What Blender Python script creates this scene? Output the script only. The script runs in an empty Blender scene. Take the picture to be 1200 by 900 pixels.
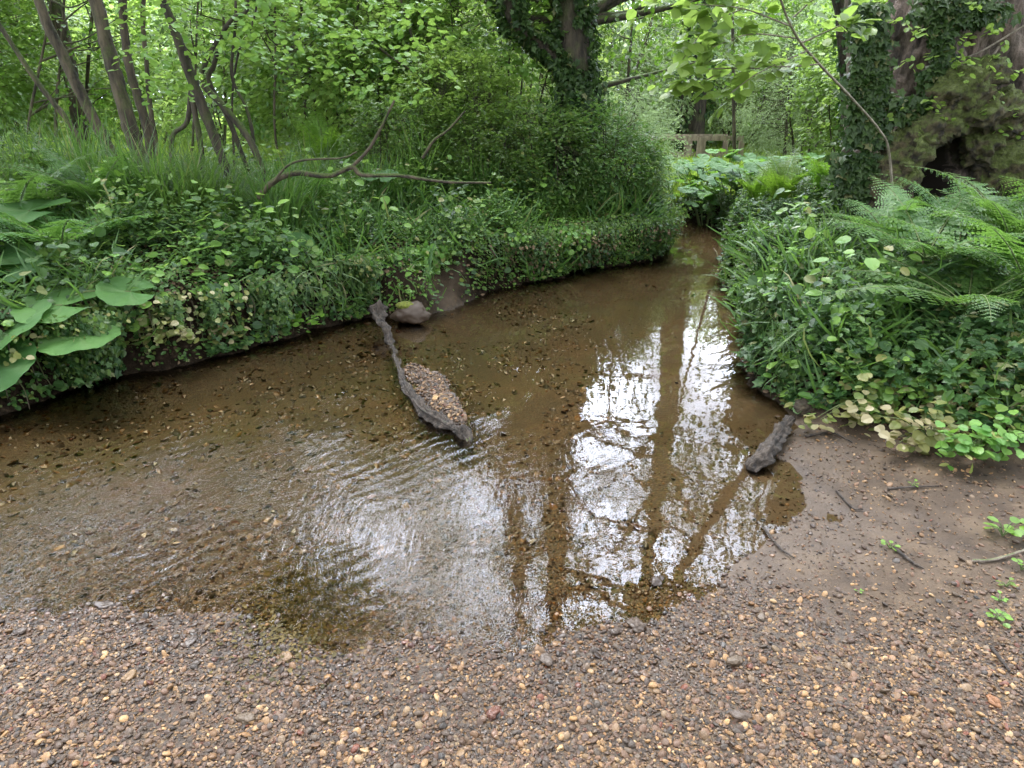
import bpy, bmesh, math, random
import numpy as np
from mathutils import Vector, noise, Matrix
rng = np.random.default_rng(7)
random.seed(7)
S = bpy.context.scene
COL = S.collection
TH = math.radians(22.3); FPX = 782.0; EYE = 1.6

# ------------------------------------------------------------------ helpers
def at(u, v, Y):
    """world point at distance Y (along +y) seen at reference pixel u,v"""
    dx = (u-600)/FPX; dy = (450-v)/FPX
    d = (dx, math.cos(TH)+dy*math.sin(TH), -math.sin(TH)+dy*math.cos(TH))
    t = Y/d[1]
    return np.array((d[0]*t, Y, EYE+d[2]*t))

def gpt(u, v, z=0.0):
    dx = (u-600)/FPX; dy = (450-v)/FPX
    d = (dx, math.cos(TH)+dy*math.sin(TH), -math.sin(TH)+dy*math.cos(TH))
    t = (z-EYE)/d[2]
    return np.array((d[0]*t, d[1]*t))

def tag(o, label=None, cat=None, group=None, kind=None):
    if label: o['label'] = label
    if cat: o['category'] = cat
    if group: o['group'] = group
    if kind: o['kind'] = kind
    return o

def empty(name, loc, rz=0.0, sc=1.0):
    o = bpy.data.objects.new(name, None); COL.objects.link(o)
    o.location = loc; o.rotation_euler = (0, 0, rz); o.scale = (sc, sc, sc) if np.isscalar(sc) else sc
    o.empty_display_size = .1
    return o

class Geo:
    def __init__(s): s.v = []; s.f = []; s.n = 0
    def add(s, verts, faces):
        verts = np.asarray(verts, float).reshape(-1, 3); faces = np.asarray(faces, int)
        s.v.append(verts); s.f.append(faces+s.n); s.n += len(verts)
    def mesh(s, name, mat, smooth=True):
        me = bpy.data.meshes.new(name)
        V = np.concatenate(s.v); me.vertices.add(len(V)); me.vertices.foreach_set('co', V.astype(np.float32).ravel())
        loops = np.concatenate([f.ravel() for f in s.f]).astype(np.int32)
        tot = np.concatenate([np.full(len(f), f.shape[1]) for f in s.f]).astype(np.int32)
        st = np.concatenate([[0], np.cumsum(tot)[:-1]]).astype(np.int32)
        me.loops.add(len(loops)); me.loops.foreach_set('vertex_index', loops)
        me.polygons.add(len(tot)); me.polygons.foreach_set('loop_start', st); me.polygons.foreach_set('loop_total', tot)
        me.polygons.foreach_set('use_smooth', np.full(len(tot), smooth))
        if mat: me.materials.append(mat)
        me.update(calc_edges=True); me.validate()
        return me

def link(name, me, parent=None, loc=(0, 0, 0)):
    o = bpy.data.objects.new(name, me); COL.objects.link(o); o.location = loc
    if parent: o.parent = parent
    return o

def nrm(a):
    a = np.asarray(a, float); return a/np.maximum(np.linalg.norm(a, axis=-1, keepdims=True), 1e-9)

def smooth(a, b, x):
    t = np.clip((x-a)/(b-a), 0, 1); return t*t*(3-2*t)

def vnoise(P, sc, seed=0):
    """vectorised value noise, about -1..1"""
    P = np.asarray(P, float)*sc+seed*17.31
    i = np.floor(P).astype(np.int64); f = P-i; f = f*f*(3-2*f)
    D = P.shape[-1]; out = 0
    for c in range(2**D):
        w = 1.0; h = np.zeros(P.shape[:-1], np.int64)
        for k in range(D):
            b = (c >> k) & 1
            w = w*(f[..., k] if b else 1-f[..., k])
            h = h+(i[..., k]+b)*(374761393, 668265263, 2147483647)[k]
        h = (h ^ (h >> 13))*1274126177 & 0x7fffffff; h = (h ^ (h >> 16)) & 0xffff
        out = out+w*(h/32767.5-1)
    return out

def fbm(P, sc, seed=0, o=4):
    r = 0; a = 1; t = 0
    for k in range(o): r = r+a*vnoise(P, sc*2**k, seed+k*3); t += a; a *= .5
    return r/t*1.4

def catmull(pts, n=6):
    P = np.asarray(pts, float); Q = np.vstack([2*P[0]-P[1], P, 2*P[-1]-P[-2]]); out = []
    for i in range(len(P)-1):
        p0, p1, p2, p3 = Q[i:i+4]
        for t in np.linspace(0, 1, n, endpoint=False):
            out.append(.5*((2*p1)+(-p0+p2)*t+(2*p0-5*p1+4*p2-p3)*t*t+(-p0+3*p1-3*p2+p3)*t**3))
    out.append(P[-1]); return np.array(out)

def tube(g, pts, rad, sides=8, rough=0.0, seed=0, cap=True, nsc=9):
    P = np.asarray(pts, float); n = len(P)
    rad = np.interp(np.linspace(0, 1, n), np.linspace(0, 1, len(np.atleast_1d(rad))), np.atleast_1d(rad)) if len(np.atleast_1d(rad)) != n else np.asarray(rad, float)
    T = nrm(np.gradient(P, axis=0))
    ref = np.array((0, 1., 0)) if abs(T[0][1]) < .8 else np.array((1., 0, 0))
    U = np.zeros_like(P); u = nrm(np.cross(T[0], ref))
    for i in range(n):
        u = nrm(u-T[i]*np.dot(u, T[i])); U[i] = u
    W = np.cross(T, U)
    a = np.linspace(0, 2*np.pi, sides, endpoint=False)
    R = rad[:, None, None]*(np.cos(a)[None, :, None]*U[:, None]+np.sin(a)[None, :, None]*W[:, None])
    V = P[:, None]+R
    if rough > 0:
        k = 1+rough*fbm(V, nsc, seed, 3)
        V = P[:, None]+R*k[..., None]
    V = V.reshape(-1, 3)
    i = np.arange(n-1)[:, None]*sides; j = np.arange(sides)[None]; j2 = (j+1) % sides
    F = np.stack([i+j, i+j2, i+sides+j2, i+sides+j], -1).reshape(-1, 4)
    g.add(V, F)
    if cap and sides > 3:
        g.add(np.vstack([V[-sides:], P[-1]+T[-1]*rad[-1]*.5]), [[k, (k+1) % sides, sides] for k in range(sides)])
        g.add(np.vstack([V[:sides], P[0]-T[0]*rad[0]*.5]), [[(k+1) % sides, k, sides] for k in range(sides)])

# leaf templates: x = length 0..1, y = width, z = normal
LEAF = {
 'oval': (np.array([(0, 0, 0), (.33, .3, .07), (.75, .24, .05), (1, 0, -.08), (.75, -.24, .05), (.33, -.3, .07)]), np.array([(0, 1, 2, 3), (0, 3, 4, 5)])),
 'round': (np.array([(0, 0, 0), (.06, .27, .05), (.42, .46, .07), (.8, .31, .03), (1, 0, -.06), (.8, -.31, .03), (.42, -.46, .07), (.06, -.27, .05), (.45, 0, -.01)]), np.array([(0, 1, 2, 8), (8, 2, 3, 4), (8, 4, 5, 6), (0, 8, 6, 7)])),
 'slim': (np.array([(0, 0, 0), (.3, .13, .03), (.7, .1, .0), (1, 0, -.12), (.7, -.1, .0), (.3, -.13, .03)]), np.array([(0, 1, 2, 3), (0, 3, 4, 5)])),
 'blade': (np.array([(0, .016, 0), (0, -.016, 0), (.4, .022, .05), (.4, -.022, .05), (.75, .017, .01), (.75, -.017, .01), (1, 0, -.15)]), np.array([(0, 1, 3, 2), (2, 3, 5, 4), (4, 5, 6, 6)])),
 'ivy': (np.array([(0, 0, 0), (-.08, .32, .03), (.3, .3, .05), (.42, .5, .0), (.62, .2, .04), (1, 0, -.06), (.62, -.2, .04), (.42, -.5, 0), (.3, -.3, .05), (-.08, -.32, .03)]),
         np.array([(0, 1, 2, 2), (0, 2, 4, 5), (2, 3, 4, 4), (0, 5, 6, 8), (8, 6, 7, 7), (0, 8, 9, 9)])),
}
def tri_fix(F):
    q = F[F[:, 2] != F[:, 3]]; t = F[F[:, 2] == F[:, 3]][:, :3]; return [a for a in (q, t) if len(a)]

def leaves(g, P, D, N, size, kind='oval'):
    P = np.asarray(P, float); n = len(P)
    if n == 0: return
    D = nrm(D); N = nrm(N-D*np.sum(N*D, -1, keepdims=True)); B = np.cross(N, D)
    tv, tf = LEAF[kind]; k = len(tv); size = np.broadcast_to(size, (n,))
    V = P[:, None]+size[:, None, None]*(tv[None, :, 0, None]*D[:, None]+tv[None, :, 1, None]*B[:, None]+tv[None, :, 2, None]*N[:, None])
    V = V.reshape(-1, 3); base = g.n; g.v.append(V); g.n += len(V)
    for ff in tri_fix(tf):
        g.f.append((np.arange(n)[:, None, None]*k+ff[None]).reshape(-1, ff.shape[1])+base)

def rand_unit(n):
    return nrm(rng.normal(size=(n, 3)))

def sprays(g, tips, dirs, nl, length, size, kind='oval', droop=.25, spread=.5, flat=.7):
    """leafy twigs: nl leaves along each tip's twig"""
    m = len(tips); tips = np.asarray(tips); dirs = nrm(dirs)
    L = length*rng.uniform(.6, 1.3, m)
    up = nrm(np.array((0, 0, 1.))+rand_unit(m)*(1-flat))
    side = nrm(np.cross(dirs, up)+1e-4)
    t = rng.uniform(0, 1, (m, nl)); sg = rng.choice([-1, 1], (m, nl))
    P = tips[:, None]+dirs[:, None]*(t*L[:, None])[..., None]+side[:, None]*(sg*rng.uniform(.0, spread, (m, nl))*L[:, None]*(1.1-t))[..., None]
    P[..., 2] -= droop*L[:, None]*t*t
    P += rng.normal(size=P.shape)*L[:, None, None]*.1
    D = dirs[:, None]*.8+side[:, None]*(sg*rng.uniform(.4, 1.2, (m, nl)))[..., None]+rng.normal(size=P.shape)*.25
    D[..., 2] -= .2
    N = up[:, None]+rng.normal(size=P.shape)*.38
    sz = size*rng.uniform(.6, 1.25, (m, nl))
    leaves(g, P.reshape(-1, 3), D.reshape(-1, 3), N.reshape(-1, 3), sz.ravel(), kind)

# ------------------------------------------------------------------ materials
def newmat(name):
    m = bpy.data.materials.new(name); m.use_nodes = True; nt = m.node_tree; nt.nodes.clear()
    out = nt.nodes.new('ShaderNodeOutputMaterial'); return m, nt, out
def nd(nt, t, **k):
    n = nt.nodes.new(t)
    for a, b in k.items():
        if a.startswith('i_'): n.inputs[a[2:].replace('_', ' ')].default_value = b
        else: setattr(n, a, b)
    return n
def ramp(nt, fac, stops, interp='LINEAR'):
    r = nt.nodes.new('ShaderNodeValToRGB'); r.color_ramp.interpolation = interp
    e = r.color_ramp.elements
    while len(e) < len(stops): e.new(.5)
    for x, (p, c) in zip(e, stops): x.position = p; x.color = (*c, 1) if len(c) == 3 else c
    nt.links.new(fac, r.inputs[0]); return r.outputs[0]
def mix(nt, f, a, b, mode='MIX'):
    m = nt.nodes.new('ShaderNodeMix'); m.data_type = 'RGBA'; m.blend_type = mode
    for s, v in ((m.inputs['Factor'], f), (m.inputs[6], a), (m.inputs[7], b)):
        if hasattr(v, 'node'): nt.links.new(v, s)
        else: s.default_value = v if np.isscalar(v) else (*v, 1)
    return m.outputs[2]
def math_(nt, op, a, b=0.0, c=None, clamp=False):
    m = nt.nodes.new('ShaderNodeMath'); m.operation = op; m.use_clamp = clamp
    for i, v in enumerate((a, b) if c is None else (a, b, c)):
        if hasattr(v, 'node'): nt.links.new(v, m.inputs[i])
        else: m.inputs[i].default_value = v
    return m.outputs[0]
def noise_(nt, sc, detail=4, rough=.55, vec=None, dist=0.0, stretch=None):
    n = nd(nt, 'ShaderNodeTexNoise'); n.inputs['Scale'].default_value = sc; n.inputs['Detail'].default_value = detail
    n.inputs['Roughness'].default_value = rough; n.inputs['Distortion'].default_value = dist
    if vec is None: vec = nd(nt, 'ShaderNodeTexCoord').outputs['Object']
    if stretch:
        mp = nd(nt, 'ShaderNodeMapping'); mp.inputs['Scale'].default_value = stretch; nt.links.new(vec, mp.inputs[0]); vec = mp.outputs[0]
    nt.links.new(vec, n.inputs['Vector']); return n.outputs['Fac']
def bump_(nt, h, strength=.5, dist=.02, normal=None):
    b = nd(nt, 'ShaderNodeBump'); b.inputs['Strength'].default_value = strength; b.inputs['Distance'].default_value = dist
    nt.links.new(h, b.inputs['Height'])
    if normal: nt.links.new(normal, b.inputs['Normal'])
    return b.outputs[0]

def leaf_mat(name, dark, light, trans, yellow=None, pyel=0.04, rough=.42, tw=.42, spec=.4):
    m, nt, out = newmat(name)
    geo = nd(nt, 'ShaderNodeNewGeometry'); oi = nd(nt, 'ShaderNodeObjectInfo')
    c = ramp(nt, geo.outputs['Random Per Island'], [(0, dark), (1, light)])
    if yellow:
        r = math_(nt, 'FRACT', math_(nt, 'MULTIPLY', geo.outputs['Random Per Island'], 57.31))
        c = mix(nt, math_(nt, 'LESS_THAN', r, pyel), c, yellow)
    hs = nd(nt, 'ShaderNodeHueSaturation')
    hs.inputs['Hue'].default_value = .5
    nt.links.new(math_(nt, 'MULTIPLY_ADD', oi.outputs['Random'], .03, .485), hs.inputs['Hue'])
    nt.links.new(math_(nt, 'MULTIPLY_ADD', oi.outputs['Random'], .5, .75), hs.inputs['Value'])
    nt.links.new(c, hs.inputs['Color'])
    p = nd(nt, 'ShaderNodeBsdfPrincipled'); p.inputs['Roughness'].default_value = rough
    p.inputs['Specular IOR Level'].default_value = spec
    nt.links.new(hs.outputs[0], p.inputs['Base Color'])
    t = nd(nt, 'ShaderNodeBsdfTranslucent')
    nt.links.new(mix(nt, .75, hs.outputs[0], trans), t.inputs['Color'])
    ms = nd(nt, 'ShaderNodeMixShader'); ms.inputs[0].default_value = tw
    nt.links.new(p.outputs[0], ms.inputs[1]); nt.links.new(t.outputs[0], ms.inputs[2]); nt.links.new(ms.outputs[0], out.inputs[0])
    return m

def bark_mat(name, a, b, moss=(.05, .07, .012), mossamt=.4, sc=14, bstr=.8, st=.22):
    m, nt, out = newmat(name)
    n1 = noise_(nt, sc, 6, .65, stretch=(1, 1, st)); n2 = noise_(nt, 3.0, 4, .6)
    c = ramp(nt, n1, [(.38, a), (.62, b)])
    geo = nd(nt, 'ShaderNodeNewGeometry'); sx = nd(nt, 'ShaderNodeSeparateXYZ'); nt.links.new(geo.outputs['Normal'], sx.inputs[0])
    f = math_(nt, 'ADD', math_(nt, 'MULTIPLY', sx.outputs[2], .35), n2)
    f = ramp(nt, f, [(.75-mossamt*.5, (0, 0, 0)), (.95-mossamt*.5, (1, 1, 1))])
    fine = noise_(nt, 60, 3, .7)
    mc = ramp(nt, fine, [(.3, tuple(x*.5 for x in moss)), (.75, tuple(x*1.6 for x in moss))])
    c = mix(nt, f, c, mc)
    p = nd(nt, 'ShaderNodeBsdfPrincipled'); p.inputs['Roughness'].default_value = .85
    nt.links.new(c, p.inputs['Base Color'])
    h = math_(nt, 'ADD', n1, math_(nt, 'MULTIPLY', fine, .25))
    nt.links.new(bump_(nt, h, bstr, .05), p.inputs['Normal']); nt.links.new(p.outputs[0], out.inputs[0])
    return m

M = {}
Y_ = (.16, .15, .03)
M['hazel'] = leaf_mat('hazel_leaf', (.09, .175, .028), (.20, .31, .06), (.28, .42, .08), tw=.48)
M['bright'] = leaf_mat('bright_leaf', (.16, .26, .05), (.30, .43, .11), (.42, .56, .14), tw=.5)
M['pale'] = leaf_mat('pale_leaf', (.13, .21, .075), (.24, .34, .14), (.34, .46, .2), tw=.45)
M['mid'] = leaf_mat('shrub_leaf', (.032, .08, .018), (.11, .19, .045), (.17, .30, .05), (.14, .16, .04), .05)
M['dark'] = leaf_mat('ivy_leaf', (.014, .038, .010), (.055, .10, .028), (.07, .15, .02), (.12, .13, .05), .05, rough=.42, tw=.22, spec=.25)
M['crown'] = leaf_mat('crown_leaf', (.04, .09, .015), (.075, .145, .025), (.12, .24, .02))
M['fern'] = leaf_mat('fern_leaf', (.038, .10, .022), (.08, .165, .035), (.14, .27, .04))
M['fernb'] = leaf_mat('fern_leaf_bright', (.08, .16, .02), (.13, .24, .03), (.22, .4, .03))
M['grass'] = leaf_mat('grass_blade', (.03, .08, .018), (.085, .155, .035), (.14, .26, .04), (.2, .18, .08), .04)
M['meadow'] = leaf_mat('meadow_blade', (.15, .25, .035), (.25, .36, .06), (.38, .54, .08))
M['herb'] = leaf_mat('herb_leaf', (.065, .15, .025), (.15, .25, .045), (.15, .28, .03), (.22, .22, .07), .07)
M['yherb'] = leaf_mat('yellowed_leaf', (.10, .15, .035), (.24, .24, .08), (.3, .3, .08), (.34, .31, .16), .35)
M['dead'] = leaf_mat('dead_leaf', (.07, .045, .025), (.16, .11, .06), (.1, .06, .03), rough=.8, tw=.1)

def butter_mat():
    m, nt, out = newmat('butterbur_leaf')
    oi = nd(nt, 'ShaderNodeObjectInfo')
    uv = nd(nt, 'ShaderNodeAttribute', attribute_name='vein')
    n = noise_(nt, 9, 3)
    c = mix(nt, oi.outputs['Random'], (.042, .108, .022), (.075, .165, .03))
    c = mix(nt, math_(nt, 'MULTIPLY', n, .55), c, (.04, .10, .05))
    c = mix(nt, math_(nt, 'MULTIPLY', uv.outputs['Fac'], .65), c, (.13, .2, .08))
    p = nd(nt, 'ShaderNodeBsdfPrincipled'); p.inputs['Roughness'].default_value = .6; p.inputs['Specular IOR Level'].default_value = .2; nt.links.new(c, p.inputs['Base Color'])
    nt.links.new(bump_(nt, math_(nt, 'ADD', math_(nt, 'MULTIPLY', uv.outputs['Fac'], -.6), noise_(nt, 40, 3)), .5, .01), p.inputs['Normal'])
    t = nd(nt, 'ShaderNodeBsdfTranslucent'); t.inputs['Color'].default_value = (.16, .32, .04, 1)
    ms = nd(nt, 'ShaderNodeMixShader'); ms.inputs[0].default_value = .3
    nt.links.new(p.outputs[0], ms.inputs[1]); nt.links.new(t.outputs[0], ms.inputs[2]); nt.links.new(ms.outputs[0], out.inputs[0])
    return m
M['butter'] = butter_mat()
M['stalk'] = bark_mat('stalk', (.07, .11, .03), (.11, .14, .05), mossamt=.2, bstr=.1)
M['bark'] = bark_mat('bark_grey_brown', (.015, .011, .007), (.095, .072, .046), mossamt=.4)
M['barkd'] = bark_mat('bark_dark', (.014, .010, .007), (.065, .05, .034), mossamt=.45)
M['barkr'] = bark_mat('bark_oak', (.025, .018, .014), (.15, .11, .088), moss=(.05, .06, .014), mossamt=.2, sc=10, bstr=1)
M['moss'] = bark_mat('mossy_bark', (.016, .012, .008), (.085, .066, .03), moss=(.055, .07, .010), mossamt=.66, sc=16, bstr=1, st=.8)
M['twig'] = bark_mat('twig_bark', (.10, .08, .06), (.24, .2, .16), mossamt=.05)
M['wet'] = bark_mat('wet_wood', (.010, .007, .005), (.06, .045, .033), mossamt=-.4, sc=24)
M['sawn'] = bark_mat('sawn_wood', (.16, .12, .09), (.34, .27, .21), mossamt=.05, sc=10, bstr=.3)
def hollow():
    m, nt, out = newmat('hollow_shade_dark'); p = nd(nt, 'ShaderNodeBsdfPrincipled'); p.inputs['Base Color'].default_value = (.02, .014, .009, 1)
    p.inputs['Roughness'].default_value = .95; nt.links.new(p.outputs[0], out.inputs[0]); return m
M['hollow'] = hollow()  # near-black colour standing for the shade inside the trunk hollow

def stone_mat(name, stops, rough=.5):
    m, nt, out = newmat(name)
    geo = nd(nt, 'ShaderNodeNewGeometry')
    c = ramp(nt, geo.outputs['Random Per Island'], stops, 'CONSTANT')
    r2 = math_(nt, 'FRACT', math_(nt, 'MULTIPLY', geo.outputs['Random Per Island'], 91.7))
    n = noise_(nt, 90, 4, .6)
    c = mix(nt, .55, c, mix(nt, n, (.45, .45, .45), (1.8, 1.75, 1.7)), 'MULTIPLY')
    c = mix(nt, 1.0, c, mix(nt, r2, (.18, .138, .09), (.68, .52, .335)), 'MULTIPLY')
    # wet and dark close to and below the waterline
    sx = nd(nt, 'ShaderNodeSeparateXYZ'); nt.links.new(geo.outputs['Position'], sx.inputs[0])
    wet = ramp(nt, math_(nt, 'MULTIPLY', sx.outputs[2], 10), [(.08, (1, 1, 1)), (.32, (0, 0, 0))])
    c = mix(nt, math_(nt, 'MULTIPLY', wet, .8), c, mix(nt, 1.0, c, (.42, .33, .21), 'MULTIPLY'))
    p = nd(nt, 'ShaderNodeBsdfPrincipled'); nt.links.new(c, p.inputs['Base Color'])
    nt.links.new(math_(nt, 'MULTIPLY_ADD', wet, -.32, rough+.1), p.inputs['Roughness'])
    nt.links.new(bump_(nt, noise_(nt, 160, 3), .4, .002), p.inputs['Normal'])
    nt.links.new(p.outputs[0], out.inputs[0]); return m
PEB = [(0, (.22, .15, .085)), (.13, (.12, .085, .065)), (.27, (.3, .22, .13)), (.36, (.075, .06, .05)), (.5, (.17, .12, .10)), (.62, (.10, .09, .085)),
       (.7, (.38, .29, .18)), (.77, (.15, .10, .07)), (.86, (.20, .17, .14)), (.93, (.42, .36, .27)), (.96, (.16, .06, .035)), (.98, (.05, .05, .055))]
M['gravel'] = stone_mat('gravel_stones', PEB)
M['darkstone'] = stone_mat('dark_stone', [(0, (.07, .06, .055)), (.5, (.11, .09, .08))])

# ------------------------------------------------------------------ stream plan
near = [(-7.0, -1.2), (-4.5, .6), (-3, 1.35), (-1.73, 1.79), (-1.35, 1.88), (-.86, 1.76), (-.54, 1.61), (-.28, 1.72), (0, 1.64), (.23, 1.76), (.44, 1.81), (.71, 1.95), (1.02, 2.21), (1.31, 2.52), (1.39, 2.86)]
right = [(1.30, 2.95), (1.50, 3.28), (1.52, 3.9), (1.68, 4.74), (2.15, 6.28), (2.8, 8.44), (3.1, 9.9), (2.7, 10.9), (1.0, 12.4), (-2, 14), (-9, 16.5)]
left = [(-9, 15.3), (-2.4, 12.9), (.4, 11.3), (1.75, 10.1), (2.1, 8.9), (1.72, 7.66), (.93, 7.21), (-.05, 6.45), (-.42, 6.05), (-.55, 5.65), (-.8, 5.35), (-1.15, 5.45), (-1.3, 5.3), (-1.49, 5.06), (-2.08, 4.37), (-2.7, 3.9), (-2.88, 3.4), (-4.2, 2.7), (-7.5, 1.4)]
POLY = np.array(near+right+left)
def sdist(P):
    """signed distance to the stream's edge, positive on land"""
    P = np.asarray(P, float).reshape(-1, 2); out = np.empty(len(P))
    A = POLY; B = np.roll(POLY, -1, 0); AB = B-A; L2 = (AB**2).sum(1)
    for s in range(0, len(P), 60000):
        Q = P[s:s+60000]; AP = Q[:, None]-A[None]
        t = np.clip((AP*AB).sum(-1)/L2, 0, 1); d = np.sqrt(((AP-t[..., None]*AB)**2).sum(-1)).min(1)
        c = (A[None, :, 1] > Q[:, None, 1]) != (B[None, :, 1] > Q[:, None, 1])
        xi = A[None, :, 0]+(Q[:, None, 1]-A[None, :, 1])*AB[None, :, 0]/np.where(AB[:, 1] == 0, 1e-9, AB[:, 1])[None]
        ins = (c & (Q[:, None, 0] < xi)).sum(1) % 2 == 1
        out[s:s+60000] = np.where(ins, -d, d)
    return out
BAR = np.array([(-.80, 4.36), (-.56, 4.3), (-.32, 4.16), (-.25, 3.7), (-.22, 3.3), (-.28, 3.24), (-.45, 3.55), (-.64, 3.9)])
def barfield(P):
    c = np.array([(-.66, 4.15), (-.54, 3.98), (-.46, 3.74), (-.37, 3.5), (-.30, 3.32)]); r = np.array([.16, .24, .25, .21, .13])
    tt = np.linspace(0, 4, 25); c = np.stack([np.interp(tt, range(5), c[:, 0]), np.interp(tt, range(5), c[:, 1])], 1); r = np.interp(tt, range(5), r)
    out = np.zeros(len(P)); k = (np.abs(P[:, 0]+.5) < 1) & (np.abs(P[:, 1]-3.8) < 1.3); Q = P[k]
    if len(Q): out[k] = np.exp(-(np.sqrt(((Q[:, None]-c[None])**2).sum(-1))/r)**2*1.3).max(1)*(1+.12*vnoise(Q, 9, 4))
    return out
def fields(P):
    P = np.asarray(P, float).reshape(-1, 2); x, y = P[:, 0], P[:, 1]
    sd = sdist(P)+.05*fbm(P, 2.2, 3)+.10*vnoise(P, 1.7, 6)*smooth(2.9, 3.6, y)+(.035*vnoise(P, 5.3, 7)+.022*vnoise(P, 13, 8))*smooth(2.9, 3.5, y)+.02*vnoise(P, 11, 5)
    foot = np.where(x > 1.4, np.maximum(3.42-(x-1.5)*.75, 2.62), np.where(x < -.9, 2.4, 3.3))+.06*vnoise(P, 4, 9)
    bw = smooth(-.05, .35, y-foot)                      # 0 = beach, 1 = cut bank
    bw = np.where((x < -2.6) & (y > 1.9-(x+2.6)*-.55), 1, bw)
    hw_ = np.where(x > 1.4, smooth(-.05, 1.5, y-foot)*.75+.25*smooth(-.05, .4, y-foot), bw)
    shelf = np.exp(-(((x+.68)/.38)**2+((y-5.75)/.3)**2)*1.2)
    d = np.maximum(sd, 0)
    bankh = .42*smooth(0, .13, d)+.16*smooth(.2, 1.2, d)+.14*smooth(1, 5, d)
    bankh = bankh*(1+.16*fbm(P, 1.3, 11))+.05*fbm(P, 4, 12)*smooth(.05, .4, d)
    bankh = bankh*(1-.8*shelf)+.02
    bankh = bankh*(1-.5*smooth(9.2, 10.8, y)*smooth(-.5, 1.8, x))
    beach = .065*d+.015*fbm(P, 3, 13)*smooth(0, .3, d)+.004
    land = beach*(1-hw_)+bankh*hw_
    di = np.maximum(-sd, 0)
    slope = .10+.16*bw
    bed = -np.minimum(slope*di, .13+.05*vnoise(P, 1.1, 15))-.003
    # silt fan on the right
    h = np.where(sd > 0, land, bed)
    bar = barfield(P)
    h = np.where(sd < 0, np.maximum(h, -.16+.2*bar+.012*vnoise(P, 14, 5)*bar), h)
    h = h+.006*fbm(P, 9, 21)*(1-bw)+(.012*fbm(P, 5, 23)+.006*fbm(P, 22, 24))*(1-bw)*smooth(.02, .15, sd)*smooth(.6, 1.2, x)
    return h, sd, bw, bar, shelf
def H(x, y):
    return float(fields([(x, y)])[0][0])
def HH(P): return fields(P)[0]

# ground sheet
def axis(lo, a, b, hi, step, grow=1.13):
    mid = list(np.arange(a, b, step)); L = []; s = step; v = a
    while v > lo: s *= grow; v -= s; L.append(v)
    R = []; s = step; v = mid[-1]
    while v < hi: s *= grow; v += s; R.append(v)
    return np.array(L[::-1]+mid+R)
xs = axis(-160, -3.4, 3.4, 160, .024); ys = axis(-60, 1.0, 8.0, 260, .024, 1.07)
X, Yg = np.meshgrid(xs, ys); P2 = np.stack([X.ravel(), Yg.ravel()], 1)
h, sd, bw, bar, shelf = fields(P2)
far = np.hypot(P2[:, 0], P2[:, 1]-5)
h = h+smooth(12, 120, far)*3.0*(.6+.4*vnoise(P2, .02, 2))
g = Geo(); nx, ny = len(xs), len(ys)
i = np.arange(ny-1)[:, None]*nx; j = np.arange(nx-1)[None]
g.add(np.column_stack([P2, h]), np.stack([i+j, i+j+1, i+nx+j+1, i+nx+j], -1).reshape(-1, 4))
mx, my = P2[:, 0], P2[:, 1]
def mudw(x, y, P):
    """1 = mud, 0 = gravel, on the beach and the bed"""
    e = .18*fbm(P, 2.5, 31)
    m = smooth(-.22, .25, (y-(1.98-.28*(x-.45)))+e)*smooth(.25, .85, x+e)
    m2 = smooth(1.0, 1.5, x+e*.6)*smooth(2.4, 3.1, y)
    return np.clip(np.maximum(m*smooth(.45, 1.0, x+.4*(y-1.8)), m2*.9), 0, 1)
mud = mudw(mx, my, P2)
mud = np.maximum(mud*smooth(-.7, -.1, sd), shelf*.9)
mud = np.maximum(mud, smooth(.0, .1, sd)*bw)
green = smooth(.6, 2.5, sd)*bw
meadow = smooth(8, 13, far)
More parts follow.
